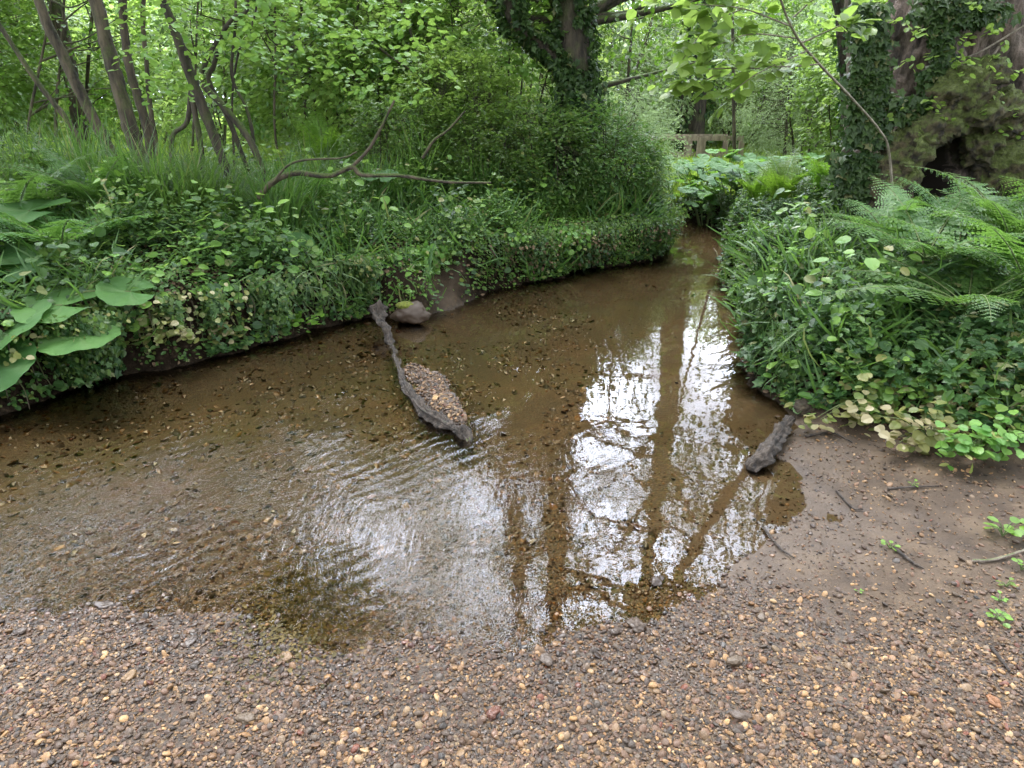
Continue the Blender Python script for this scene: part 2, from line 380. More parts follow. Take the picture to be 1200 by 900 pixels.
def terrain_mat():
    m, nt, out = newmat('ground_gravel_mud_soil')
    a = nd(nt, 'ShaderNodeAttribute', attribute_name='zone'); sp = nd(nt, 'ShaderNodeSeparateColor'); nt.links.new(a.outputs['Color'], sp.inputs[0])
    mudf, bankf, grnf = sp.outputs[0], sp.outputs[1], sp.outputs[2]
    co = nd(nt, 'ShaderNodeTexCoord').outputs['Object']
    def voro(sc):
        v = nd(nt, 'ShaderNodeTexVoronoi'); v.inputs['Scale'].default_value = sc; v.inputs['Randomness'].default_value = 1
        dn = nd(nt, 'ShaderNodeVectorMath', operation='ADD'); nt.links.new(co, dn.inputs[0])
        nn = nd(nt, 'ShaderNodeTexNoise'); nn.inputs['Scale'].default_value = sc*.7; nt.links.new(co, nn.inputs['Vector'])
        sc2 = nd(nt, 'ShaderNodeVectorMath', operation='SCALE'); sc2.inputs['Scale'].default_value = .6/sc; nt.links.new(nn.outputs['Color'], sc2.inputs[0])
        nt.links.new(sc2.outputs[0], dn.inputs[1]); nt.links.new(dn.outputs[0], v.inputs['Vector'])
        return v
    v1 = voro(75); v2 = voro(32)
    s1 = nd(nt, 'ShaderNodeSeparateColor'); nt.links.new(v1.outputs['Color'], s1.inputs[0])
    s2 = nd(nt, 'ShaderNodeSeparateColor'); nt.links.new(v2.outputs['Color'], s2.inputs[0])
    gc = ramp(nt, s1.outputs[0], PEB, 'CONSTANT')
    gc2 = ramp(nt, s2.outputs[0], PEB, 'CONSTANT')
    big = math_(nt, 'LESS_THAN', s2.outputs[1], .3)
    gc = mix(nt, big, gc, gc2)
    gc = mix(nt, 1.0, gc, (.36, .29, .21), 'MULTIPLY')
    gc = mix(nt, ramp(nt, v1.outputs['Distance'], [(.25, (0, 0, 0)), (.75, (1, 1, 1))]), gc, (.05, .038, .028))
    # bed silt and algae
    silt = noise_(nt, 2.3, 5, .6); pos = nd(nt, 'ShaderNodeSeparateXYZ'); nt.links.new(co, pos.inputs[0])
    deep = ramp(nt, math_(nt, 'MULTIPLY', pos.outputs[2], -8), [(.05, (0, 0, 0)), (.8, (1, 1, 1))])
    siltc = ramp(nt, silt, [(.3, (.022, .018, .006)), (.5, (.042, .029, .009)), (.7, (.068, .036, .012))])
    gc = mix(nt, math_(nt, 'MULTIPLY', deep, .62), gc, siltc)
    # mud
    mn = noise_(nt, 6, 6, .65); mf = noise_(nt, 120, 4, .7)
    mc = ramp(nt, mn, [(.3, (.022, .014, .008)), (.5, (.047, .031, .018)), (.7, (.084, .058, .035))])
    mc = mix(nt, .5, mc, mix(nt, mf, (.4, .4, .4), (1.6, 1.6, 1.6)), 'MULTIPLY')
    mc = mix(nt, math_(nt, 'MULTIPLY', deep, .8), mc, (.075, .043, .018))
    wetl = ramp(nt, math_(nt, 'MULTIPLY', pos.outputs[2], 10), [(.0, (1, 1, 1)), (.35, (0, 0, 0))])
    mc = mix(nt, math_(nt, 'MULTIPLY', wetl, .35), mc, (.06, .042, .03))
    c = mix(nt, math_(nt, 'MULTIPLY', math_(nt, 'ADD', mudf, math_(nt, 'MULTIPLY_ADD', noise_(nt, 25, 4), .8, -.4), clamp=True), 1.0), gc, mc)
    # bank soil with roots and litter, blackened to imitate the undercut's shadow
    sn = noise_(nt, 18, 6, .7)
    sc_ = ramp(nt, sn, [(.35, (.007, .005, .003)), (.55, (.02, .014, .009)), (.72, (.07, .048, .03))])
    c = mix(nt, bankf, c, sc_)
    gn = noise_(nt, 5, 6, .7)
    gr = ramp(nt, gn, [(.3, (.025, .04, .01)), (.5, (.05, .095, .018)), (.7, (.09, .15, .025))])
    c = mix(nt, grnf, c, gr)
    p = nd(nt, 'ShaderNodeBsdfPrincipled'); nt.links.new(c, p.inputs['Base Color'])
    nt.links.new(math_(nt, 'MULTIPLY_ADD', wetl, -.35, .85), p.inputs['Roughness']); nt.links.new(math_(nt, 'MULTIPLY_ADD', bankf, -.3, .35), p.inputs['Specular IOR Level'])
    peb = math_(nt, 'MULTIPLY', math_(nt, 'SUBTRACT', 1.0, v1.outputs['Distance']), math_(nt, 'SUBTRACT', 1.0, mudf))
    hgt = math_(nt, 'ADD', math_(nt, 'MULTIPLY', peb, .5), math_(nt, 'ADD', math_(nt, 'MULTIPLY', mf, .35), math_(nt, 'MULTIPLY', mn, .6)))
    hgt = math_(nt, 'ADD', hgt, math_(nt, 'MULTIPLY', math_(nt, 'MULTIPLY', sn, bankf), 3.0))
    nt.links.new(bump_(nt, hgt, .9, .012), p.inputs['Normal']); nt.links.new(p.outputs[0], out.inputs[0])
    return m
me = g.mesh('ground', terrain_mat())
zone = np.column_stack([mud, bw*smooth(-.16, -.04, sd)*(1-shelf), np.maximum(green, meadow*smooth(.3, 1.2, sd)), np.ones(len(mud))]).astype(np.float32)
ca = me.color_attributes.new('zone', 'FLOAT_COLOR', 'POINT'); ca.data.foreach_set('color', zone.ravel())
tag(link('ground', me), kind='structure')

# ------------------------------------------------------------------ water
def water_mat():
    m, nt, out = newmat('stream_water')
    co = nd(nt, 'ShaderNodeTexCoord').outputs['Object']
    a = nd(nt, 'ShaderNodeAttribute', attribute_name='ripple'); rp = a.outputs['Fac']
    mp = nd(nt, 'ShaderNodeMapping'); mp.inputs['Rotation'].default_value = (0, 0, math.radians(-62)); mp.inputs['Scale'].default_value = (1, .28, 1)
    nt.links.new(co, mp.inputs[0])
    n1 = noise_(nt, 16, 3, .55, mp.outputs[0], .8); n2 = noise_(nt, 38, 3, .6, mp.outputs[0], .5)
    n3 = noise_(nt, 4, 2, .5); n4 = noise_(nt, 45, 2, .5)
    mp2 = nd(nt, 'ShaderNodeMapping'); mp2.inputs['Rotation'].default_value = (0, 0, math.radians(48)); nt.links.new(co, mp2.inputs[0])
    wv = nd(nt, 'ShaderNodeTexWave'); wv.inputs['Scale'].default_value = 4.0; wv.inputs['Distortion'].default_value = 6.5; wv.inputs['Detail'].default_value = 2; wv.inputs['Detail Scale'].default_value = .9
    nt.links.new(mp2.outputs[0], wv.inputs['Vector'])
    rip = math_(nt, 'MULTIPLY', math_(nt, 'ADD', math_(nt, 'ADD', math_(nt, 'MULTIPLY', n1, .45), math_(nt, 'MULTIPLY', math_(nt, 'MULTIPLY', wv.outputs['Fac'], ramp(nt, noise_(nt, 3.1, 3, .6), [(.35, (.1, .1, .1)), (.65, (1, 1, 1))])), .17)), math_(nt, 'MULTIPLY', n2, .2)), rp)
    calm = math_(nt, 'ADD', math_(nt, 'MULTIPLY', n3, .10), math_(nt, 'MULTIPLY', n4, .004))
    b = bump_(nt, math_(nt, 'ADD', rip, calm), 1.0, .016)
    fr = nd(nt, 'ShaderNodeFresnel'); fr.inputs['IOR'].default_value = 1.43; nt.links.new(b, fr.inputs['Normal'])
    gl = nd(nt, 'ShaderNodeBsdfGlossy'); gl.inputs['Roughness'].default_value = .0; nt.links.new(b, gl.inputs['Normal'])
    tr = nd(nt, 'ShaderNodeBsdfTransparent'); tr.inputs['Color'].default_value = (.86, .78, .60, 1)
    ms = nd(nt, 'ShaderNodeMixShader'); nt.links.new(fr.outputs[0], ms.inputs[0]); nt.links.new(tr.outputs[0], ms.inputs[1]); nt.links.new(gl.outputs[0], ms.inputs[2])
    nt.links.new(ms.outputs[0], out.inputs[0]); return m
wx = np.arange(-9, 4.01, .06); wy = np.arange(-1.5, 17, .06)
WX, WY = np.meshgrid(wx, wy); WP = np.stack([WX.ravel(), WY.ravel()], 1)
wsd = sdist(WP)
g = Geo(); nx, ny = len(wx), len(wy)
i = np.arange(ny-1)[:, None]*nx; j = np.arange(nx-1)[None]
F = np.stack([i+j, i+j+1, i+nx+j+1, i+nx+j], -1).reshape(-1, 4)
F = F[(wsd[F] < .35).any(1)]
used = np.unique(F); remap = np.zeros(len(WP), int); remap[used] = np.arange(len(used))
g.add(np.column_stack([WP[used], np.zeros(len(used))]), remap[F])
me = g.mesh('stream_water', water_mat())
U = WP[used]; x, y = U[:, 0], U[:, 1]
rip = smooth(.15, -.75, x+.12*(y-2.5))*smooth(4.7, 3.7, y+.25*(x+1.5))
rip = np.clip(rip*(.55+.5*fbm(U, 1.6, 41)), 0, 1)*1.0
rip = np.maximum(rip, .4*np.exp(-(((x+.15)/.5)**2+((y-2.9)/.45)**2)))
rip = np.maximum(rip, .5*np.exp(-(((x+1.15)/.35)**2+((y-4.95)/.12)**2)))
at_ = me.attributes.new('ripple', 'FLOAT', 'POINT'); at_.data.foreach_set('value', rip.astype(np.float32))
tag(link('stream_water', me), kind='structure')

# ------------------------------------------------------------------ gravel
def ico(sub):
    bm = bmesh.new(); bmesh.ops.create_icosphere(bm, subdivisions=sub, radius=1)
    V = np.array([v.co[:] for v in bm.verts]); F = np.array([[v.index for v in f.verts] for f in bm.faces]); bm.free(); return V, F
ICO = {s: ico(s) for s in (1, 2, 3, 4, 5)}
def pebble_verts(sub, n, rough=.22):
    V, F = ICO[sub]; out = []
    for k in range(n):
        r = 1+rough*fbm(V, .9, 50+k, 2)+rng.normal(size=len(V))*(.10 if sub == 1 else .02)
        s = np.array((1.0, rng.uniform(.6, .95), rng.uniform(.38, .7)))
        out.append(V*r[:, None]*s)
    return out, F
def add_pebbles(g, P, r, sub, sink=.25):
    n = len(P); var, F = pebble_verts(sub, 12); V = np.array(var)[rng.integers(0, 12, n)]
    a = rng.uniform(0, 6.28, n); tl = rng.normal(size=n)*.35; tl2 = rng.normal(size=n)*.35
    ca, sa = np.cos(a), np.sin(a)
    V = V*r[:, None, None]
    z = V[..., 2]+V[..., 0]*np.sin(tl)[:, None]+V[..., 1]*np.sin(tl2)[:, None]
    x = V[..., 0]*ca[:, None]-V[..., 1]*sa[:, None]; y = V[..., 0]*sa[:, None]+V[..., 1]*ca[:, None]
    W = np.stack([x+P[:, 0, None], y+P[:, 1, None], z+P[:, 2, None]+(r*sink)[:, None]], -1)
    k = V.shape[1]; base = g.n; g.v.append(W.reshape(-1, 3)); g.n += n*k
    g.f.append((np.arange(n)[:, None, None]*k+F[None]).reshape(-1, 3)+base)
g = Geo()
def cand(n, x0, x1, y0, y1):
    # density falls with distance
    y = y0+(y1-y0)*rng.uniform(0, 1, n)**1.6; return np.stack([rng.uniform(x0, x1, n)*np.interp(y, [y0, y1], [.62, 1]), y], 1)
P = cand(190000, -3.0, 3.0, .95, 3.4)
hh, sd_, bw_, bar_, sh_ = fields(P); mw = mudw(P[:, 0], P[:, 1], P)
patch = .75+.35*fbm(P, 3, 61)
keep = (bw_ < .5) & (rng.uniform(size=len(P)) < patch*(1-.78*mw)*np.where(sd_ < 0, np.exp(sd_*1.6), 1)) & (hh > -.2)
P = P[keep]; hh = hh[keep]; dist = P[:, 1]
r = np.exp(rng.normal(np.log(.0050), .40, len(P))); r = np.clip(r, .003, .0135)
P3 = np.column_stack([P, hh])
big = r > .0105
add_pebbles(g, P3[~big], r[~big], 1); add_pebbles(g, P3[big], r[big], 2)
# bar
Pb = rng.uniform((-.95, 3.1), (-.1, 4.5), (9000, 2)); hb, _, _, bb, _ = fields(Pb); k = (bb > .55)
Pb = Pb[k]; rb = np.clip(np.exp(rng.normal(np.log(.0075), .35, len(Pb))), .004, .016)
add_pebbles(g, np.column_stack([Pb, hb[k]]), rb, 1)
Pq = rng.uniform((-3, 2.2), (2.0, 7.2), (17000, 2)); hq, sq, _, _, _ = fields(Pq); kq = (sq < -.05) & (rng.uniform(size=len(Pq)) > mudw(Pq[:, 0], Pq[:, 1], Pq)*.97) & (fbm(Pq, 1.7, 71) > -.3)
Pq = Pq[kq]; rq = np.clip(np.exp(rng.normal(np.log(.012), .4, len(Pq))), .006, .03); add_pebbles(g, np.column_stack([Pq, hq[kq]]), rq, 1, .0)
me = g.mesh('gravel', M['gravel'], smooth=False)
tag(link('gravel', me), kind='stuff')
print('pebbles', len(P3))

def rock(name, loc, r, sc, label, cat, mat, group=None, seed=0, sub=3, rough=.3, rz=0):
    V, F = ICO[sub]; g = Geo(); k = 1+rough*fbm(V, 1.1, seed, 4)
    k = k*(1+.10*fbm(V, 5, seed+3, 3)); V2 = V*k[:, None]*np.array(sc)*r; c, s = math.cos(rz), math.sin(rz)
    V2 = np.column_stack([V2[:, 0]*c-V2[:, 1]*s, V2[:, 0]*s+V2[:, 1]*c, V2[:, 2]])
    g.add(V2, F)
    return tag(link(name, g.mesh(name, mat), loc=loc), label, cat, group)

stones = [
 (120, 703, .028, 'dark stone poking out at the left waterline among gravel', 'dark'),
 (222, 745, .02, 'dark pebble on the gravel below the left waterline', 'dark'),
 (700, 672, .024, 'dark stone in shallow water beside the reflected trunks', 'dark'),
 (770, 672, .032, 'lumpy dark stone breaking the surface in the shallow pool', 'dark'),
 (745, 728, .034, 'largest blackish stone at the near water edge', 'dark'),
 (722, 735, .02, 'small dark stone just left of the largest waterline stone', 'dark'),
 (893, 720, .019, 'grey oval stone alone on the mud above the gravel', 'grey'),
 (290, 842, .024, 'slate grey pebble on the gravel at lower left', 'grey'),
 (578, 832, .021, 'rust red stone on the near gravel', 'red'),
 (640, 770, .022, 'dark stone on gravel below the white reflection tip', 'dark'),
 (860, 774, .026, 'flat brown stone between the gravel and the mud', 'grey'),
 (1160, 835, .018, 'orange tinted stone on gravel at lower right', 'orange'),
 (868, 845, .024, 'long dark slab stone in the lower centre gravel', 'dark'),
 (150, 790, .022, 'pale flat stone on the lower left gravel', 'pale'),
 (335, 765, .022, 'buff stone near the weedy patch at the waterline', 'pale'),
 (25, 735, .02, 'dark stone at the far left edge of the waterline', 'dark'),
]
SM = {'dark': M['darkstone'], 'grey': stone_mat('grey_stone', [(0, (.14, .125, .11)), (.5, (.16, .14, .12))]), 'red': stone_mat('red_stone', [(0, (.18, .07, .04))]),
      'orange': stone_mat('orange_stone', [(0, (.36, .2, .1))]), 'pale': stone_mat('pale_stone', [(0, (.3, .23, .15)), (.5, (.34, .27, .18))])}
for k, (u, v, r, lab, c) in enumerate(stones):
    r *= .85; p = gpt(u, v, .03); z = H(*p)
    rock('stone', (p[0], p[1], max(z, -.04)+r*.3), r, (1.25, .85, .6), lab, 'stone', SM[c], 'stones lying on the gravel', seed=70+k, sub=4, rough=.5, rz=k*1.3)

g = Geo(); Pd = rng.uniform((.5, 1.3), (3.0, 3.6), (2600, 2)); hd, sd1, bd, _, _ = fields(Pd); k = (sd1 > .04) & (fbm(Pd, 2, 81) > -.2)
Pd = np.column_stack([Pd, hd+.003])[k]; n_ = len(Pd)
leaves(g, Pd, np.column_stack([rng.normal(size=(n_, 2)), np.zeros(n_)]), np.array((0, 0, 1.))+rng.normal(size=(n_, 3))*.25, rng.uniform(.008, .035, n_)*rng.uniform(.4, 1, n_), 'slim')
tag(link('leaf_debris', g.mesh('leaf_debris', M['dead'], False)), kind='stuff')
# submerged weed patch in shallows
g = Geo(); Pw = rng.normal(size=(5000, 2))*np.array((.10, .16))+gpt(370, 690); sdw = sdist(Pw); hw = HH(Pw)
Pw3 = np.column_stack([Pw, hw+.004]); Pw3 = Pw3[hw < .02]
leaves(g, Pw3, np.column_stack([rng.normal(.3, 1, len(Pw3)), rng.normal(-.5, 1, len(Pw3)), rng.uniform(.0, .7, len(Pw3))]), rand_unit(len(Pw3))*.6+np.array((0, 0, 1)), rng.uniform(.008, .022, len(Pw3)), 'oval')
M['weed'] = leaf_mat('water_weed', (.03, .028, .006), (.12, .085, .018), (.1, .08, .01), rough=.7, tw=.2)
tag(link('water_weed', g.mesh('water_weed', M['weed'])), kind='stuff')

# ------------------------------------------------------------------ logs, roots, twigs
def log_obj(name, pts, rad, mat, label, cat, group=None, sides=14, rough=.25, nsc=16, seed=1):
    g = Geo(); pl = catmull(pts, 20); tube(g, pl, rad, sides, rough, seed, nsc=nsc)
    V = g.v[0]; C = np.repeat(pl, sides, 0); O = V-C; ax = np.concatenate([[0], np.cumsum(np.linalg.norm(np.diff(pl, axis=0), axis=1))]); an = np.tile(np.arange(sides)/sides*6.283, len(pl))
    q = np.column_stack([np.cos(an)*3.2, np.sin(an)*3.2, np.repeat(ax, sides)*5]); g.v[0] = C+O*(1+.5*rough*fbm(q, 1, seed+2, 4)-.35*rough*np.abs(fbm(q, 2.2, seed+7, 2)))[:, None]
    o = link(name, g.mesh(name, mat)); return tag(o, label, cat, group)
def G3(u, v, z): p = gpt(u, v, z); return (p[0], p[1], z)
lg = [G3(440, 362, .16), G3(452, 385, .06), G3(461, 412, -.02), G3(472, 445, .0), G3(494, 478, .01), G3(524, 498, .01), G3(546, 512, .0), G3(552, 528, -.04)]
so = log_obj('sunken_log', lg, [.055, .04, .022, .026, .034, .036, .034, .012], M['wet'], 'dark sunken log curving down from the far bank beside the gravel bar', 'log', sides=40, rough=.8)
g = Geo()
for k in range(9):
    a = at(430+4*k, 358+rng.uniform(-4, 4), 5.6); b = a+np.array((rng.uniform(-.16, .2), -rng.uniform(.05, .25), -rng.uniform(.1, .22)))
    tube(g, catmull([a, (a+b)/2+rng.normal(size=3)*.03, b], 4), [.014, .006], 6, .2)
tag(link('root', g.mesh('root', M['twig']), so), 'tangle of pale roots at the bank end of the log')
log_obj('driftwood_log', [G3(927, 492, .07), G3(915, 505, .06), G3(898, 527, .05), G3(888, 540, .03), G3(878, 549, .0)], [.024, .036, .034, .04, .034], M['wet'], 'short grey log at the water edge on the right mud', 'log', sides=40, rough=.8, seed=4)
p = gpt(481, 370, .05)
mo = rock('boulder', (p[0], p[1]-.02, .07), .13, (1.05, .7, .72), 'dark boulder with a green moss cap at the far waterline', 'boulder', M['darkstone'], seed=91, sub=4)
V, F = ICO[3]; g = Geo(); V2 = V[:, :]*(1+.2*fbm(V, 2.5, 95)[:, None])*np.array((.085, .06, .03)); g.add(V2, F)
M['mosspatch'] = bark_mat('moss', (.08, .10, .01), (.16, .18, .02), moss=(.13, .15, .015), mossamt=.9, sc=60)
mo_c = link('moss_cap', g.mesh('moss_cap', M['mosspatch']), mo, (-.03, -.0, .075))
def clod(u, v, r, sc, lab, seed, z=.03):
    p = gpt(u, v, z); return rock('earth_clod', (p[0], p[1], z), r, sc, lab, 'earth', M['earth'], seed=seed, sub=5, rough=.5)
m_, nt, out = newmat('earth'); c = ramp(nt, noise_(nt, 14, 6, .7), [(.3, (.018, .013, .008)), (.55, (.05, .037, .02)), (.75, (.09, .075, .03))]); pp = nd(nt, 'ShaderNodeBsdfPrincipled', i_Roughness=.9)
nt.links.new(c, pp.inputs['Base Color']); nt.links.new(bump_(nt, noise_(nt, 30, 6, .7), .9, .02), pp.inputs['Normal']); nt.links.new(pp.outputs[0], out.inputs[0]); M['earth'] = m_
clod(985, 470, .16, (1.5, .9, .6), 'rounded brown earth lump at the foot of the right bank', 101, .05)
clod(945, 478, .075, (1, .8, .8), 'small dark earth lump tucked beside the rounded one', 103, .05)

twigs = [((1040, 575, .04), (1075, 568, .06), (1100, 571, .05), 'thin dark twig lying on mud below the yellowed herbs'),
 ((895, 612, .03), (915, 632, .05), (932, 648, .04), 'short twig on the mud above the water edge'),
 ((1050, 640, .05), (1070, 655, .07), (1082, 668, .05), 'crooked twig on bare mud at the right'),
 ((1140, 655, .06), (1170, 645, .09), (1215, 628, .1), 'pale stick beside the green seedling at the right edge'),
 ((980, 575, .03), (1000, 590, .045), (1012, 594, .04), 'small black twig near the right bank foot'),
 ((1160, 760, .05), (1175, 775, .06), (1182, 790, .05), 'short brown twig on the gravelly mud at lower right'),
 ((945, 505, .05), (975, 500, .07), (1000, 512, .06), 'thin root trailing from the earth lump')]
for k, (a, b, c, lab) in enumerate(twigs):
    pts = []
    for u, v, z in (a, b, c):
        q = gpt(u, v, z); pts.append((q[0], q[1], max(H(*q), 0)+.008))
    log_obj('twig', pts, [.006, .005, .003], M['wet'] if k != 3 else M['twig'], lab, 'twig', 'twigs lying on the mud', sides=7, rough=.2, seed=k)

# ------------------------------------------------------------------ plant prototypes (meshes shared by copies)
def bush_meshes(name, seed, radii, n_tips, nl, spray, lsize, kind, lmat, smat, stems=6, droop=.3, base_z=.15, clump=.35, open_=0.0, shell=.45, leanx=0):
    """multi-stemmed bush: stems and twigs, leafy sprays gathered in clumps with gaps between"""
    global rng
    rng = np.random.default_rng(seed)
    rx, ry, rz = radii; C = np.array((leanx, 0, base_z+rz*.95))
    gs = Geo(); gl = Geo(); nodes = []
    for k in range(stems):
        a = k/stems*6.28+rng.uniform(-.4, .4); rr = rng.uniform(.25, .75)
        top = C+np.array((math.cos(a)*rx*rr, math.sin(a)*ry*rr, rz*rng.uniform(.2, .85)))
        b = np.array((math.cos(a)*.12*rx, math.sin(a)*.12*ry, -.1)); m = b*.4+top*.6+np.array((0, 0, -.15*rz))+rng.normal(size=3)*.08*rx
        pl = catmull([b, (b+m)/2+rng.normal(size=3)*.05*rx, m, top], 6)
        tube(gs, pl, [.028*rx**.5, .005], 6, .1); nodes.append(pl[6:])
    nodes = np.concatenate(nodes)
    n = n_tips*4; U = rand_unit(n); rad = rng.uniform(shell, 1, n)**.6; Q = C+U*rad[:, None]*np.array(radii)
    keep = (fbm(Q/np.array(radii).mean(), 2.2, seed, 3) > -clump+rng.normal(size=n)*.12) & (Q[:, 2] > base_z*.3)
    Q = Q[keep][:n_tips]; U = U[keep][:n_tips]
    D = U+rng.normal(size=U.shape)*.45; D[:, 2] += .1-droop*.5
    sprays(gl, Q, D, nl, spray, lsize, kind, droop)
    for q in Q[::3]:
        d = np.linalg.norm(nodes-q, axis=1); a = nodes[np.argmin(d+rng.uniform(0, .3*rx, len(d)))]
        tube(gs, [a, (a+q)/2+rng.normal(size=3)*.05, q], [.008, .003], 3, cap=False)
    return gs.mesh(name+'_stems', smat, True), gl.mesh(name+'_leaves', lmat, False)

ORD = []
def place_plant(name, meshes, loc, rz, sc, label, cat, group, parts=('stem', 'foliage')):
    e = empty(name, loc, rz, sc)
    for p, m in zip(parts, meshes): link(p, m, e)
    tag(e, label, cat, group); return e
def pxof(loc):
    x, y, z = loc; z -= EYE
    dep = y*math.cos(TH)-z*math.sin(TH); return 600+FPX*x/dep, 450-FPX*(z*math.cos(TH)+y*math.sin(TH))/dep

def grid_bush(kind, seed, lmat, **k): return bush_meshes(kind, seed, lmat=lmat, smat=M['barkd'], **k)
HZ = [bush_meshes('hazel%d' % i, 200+i, (1.5, 1.5, 1.7), 1050, 11, .32, .075, 'round', M[m], M['bark'], 7, .35, .3, .25) for i, m in enumerate(('hazel', 'bright', 'hazel'))]
SB = [bush_meshes('small%d' % i, 220+i, (1.1, 1.0, 1.0), 620, 10, .34, .078, 'oval', M['mid'], M['barkd'], 8, .5, .1, .1) for i in range(2)]
PL = [bush_meshes('willow%d' % i, 240+i, (1.8, 1.8, 1.7), 1200, 12, .4, .085, 'slim', M['pale'], M['bark'], 7, .4, .2, .3) for i in range(2)]
FB = [bush_meshes('far%d' % i, 260+i, (2.4, 2.3, 2.9), 1700, 11, .5, .11, 'oval', M[m], M['bark'], 7, .3, .5, .22) for i, m in enumerate(('bright', 'hazel', 'pale'))]
IV = [bush_meshes('ivybush%d' % i, 280+i, (.6, .5, .42), 800, 13, .14, .038, 'ivy', M['dark'], M['barkd'], 6, .9, .05, .4) for i in range(2)]

# ferns
def fern_frond(gl, gs, L, az, lift, bend, npin=20, width=.2, sub=6):
    t = np.linspace(0, 1, 14); ang = lift-bend*t**1.3
    dx = np.cos(ang); dz = np.sin(ang); step = L/13
    r = np.concatenate([[0], np.cumsum(dx[:-1]*step)]); z = np.concatenate([[0], np.cumsum(dz[:-1]*step)])
    d = np.array((math.cos(az), math.sin(az), 0)); P = r[:, None]*d+np.array((0, 0, 1))*z[:, None]
    tube(gs, P, [.005, .0012], 4, cap=False)
    side = np.array((-math.sin(az), math.cos(az), 0)); roll = rng.normal()*.2
    for sgn in (-1, 1):
        tt = np.linspace(.16, .99, npin); base = np.stack([np.interp(tt, t, P[:, k]) for k in range(3)], 1)
        T = nrm(np.stack([np.interp(tt, t, np.gradient(P[:, k])) for k in range(3)], 1)); N = nrm(np.cross(T, side)*1.0); N *= np.sign(N[:, 2:3]+1e-9)
        w = L*width*np.minimum((1-tt)/.62, 1)**.85*np.minimum(.55+tt*1.3, 1)*rng.uniform(.88, 1.08, npin)
        sdv = side*sgn*math.cos(roll)+N*math.sin(roll)*sgn
        pd = nrm(sdv+T*.35+rng.normal(size=T.shape)*.06); pd[:, 2] -= .12
        # pinnules both sides of each pinna
        s = (np.arange(sub)+.5)/sub
        for s2 in (-1, 1):
            B = base[:, None]+pd[:, None]*(w[:, None]*s[None])[..., None]; B[..., 2] -= .10*(w[:, None]*s[None]**2)
            ld = T[:, None]*s2+pd[:, None]*.8+rng.normal(size=B.shape)*.08
            sz = (L/npin*.74)*(1-.62*s)[None]*np.ones_like(w)[:, None]*np.clip(w/(L*width), .25, 1)[:, None]*1.25
            leaves(gl, B.reshape(-1, 3), ld.reshape(-1, 3), np.broadcast_to(N[:, None], B.shape).reshape(-1, 3)+rng.normal(size=(B.size//3, 3))*.12, sz.ravel(), 'round')
def fern_meshes(name, seed, n, L, mat, lift=(.8, 1.25), bend=(.9, 1.7), width=.21, npin=20):
    global rng; rng = np.random.default_rng(seed); gl = Geo(); gs = Geo()
    for k in range(n): fern_frond(gl, gs, L*rng.uniform(.75, 1.15), k/n*6.28+rng.uniform(-.3, .3), rng.uniform(*lift), rng.uniform(*bend), npin, width)
    return gs.mesh(name+'_stalks', M['stalk']), gl.mesh(name+'_fronds', mat, False)
FN = [fern_meshes('fern0', 301, 8, .85, M['fern'], (.6, 1.05), (.6, 1.2)), fern_meshes('fern1', 302, 8, .9, M['fern'], (.35, .8), (.5, .95))]
FNB = [fern_meshes('fern2', 303, 10, .9, M['fernb'], (.9, 1.35), (.8, 1.4))]

# butterbur
def butter_leaf_mesh(seed, R=.2):
    r_ = np.random.default_rng(seed); na, nr = 44, 8; g = Geo(); V = []; vein = []
    gap = .32; ang = np.linspace(gap, 2*np.pi-gap, na)
    for i, a in enumerate(ang):
        rim = R*(1+.10*math.cos(a)*-1+.03*math.sin(a*3+seed)+.02*math.sin(a*17))*(1-.10*math.exp(-((min(a, 6.283-a)-gap)/.25)**2))
        vn = max(0, math.cos((a-math.pi)*3.5))**10
        for k in range(nr):
            t = k/(nr-1); r = rim*t
            z = .12*R*t*t-.22*R*max(0, t-.55)**1.5+.035*R*math.sin(a*7)*t+.05*R*math.sin(a*2+seed)*t*t
            V.append((r*math.cos(a), r*math.sin(a), z)); vein.append(vn*(1-.6*t))
    F = [(i*nr+k, (i+1)*nr+k, (i+1)*nr+k+1, i*nr+k+1) for i in range(na-1) for k in range(nr-1)]
    g.add(V, F); me = g.mesh('butterbur_leaf', M['butter'])
    a_ = me.attributes.new('vein', 'FLOAT', 'POINT'); a_.data.foreach_set('value', np.array(vein, np.float32)); return me
BL = [butter_leaf_mesh(s) for s in (1, 2, 3)]
def butterbur(base, leafs, label, group='butterbur plants on the stream banks'):
    """leafs: list of (world position, radius, tilt direction az, tilt)"""
    e = empty('butterbur', base); b = np.array(base)
    for k, (p, r, az, tl) in enumerate(leafs):
        p = np.array(p)-b
        o = link('leaf', BL[k % 3], e, p); s = r/.2*1.25; o.scale = (s, s, s)
        o.rotation_euler = (Matrix.Rotation(tl+.07, 3, 'X')@Matrix.Rotation(.25*math.sin(az*2+k), 3, 'Y')@Matrix.Rotation(az*1.3+k, 3, 'Z')).to_euler()
        g = Geo(); m = p*.55+np.array((0, 0, .12*np.linalg.norm(p))); tube(g, catmull([(0, 0, -.03), m, p+np.array((0, 0, .002))], 5), [.010, .006], 6)
        link('stalk', g.mesh('stalk', M['stalk']), o if False else e)
    return tag(e, label, 'butterbur', group)
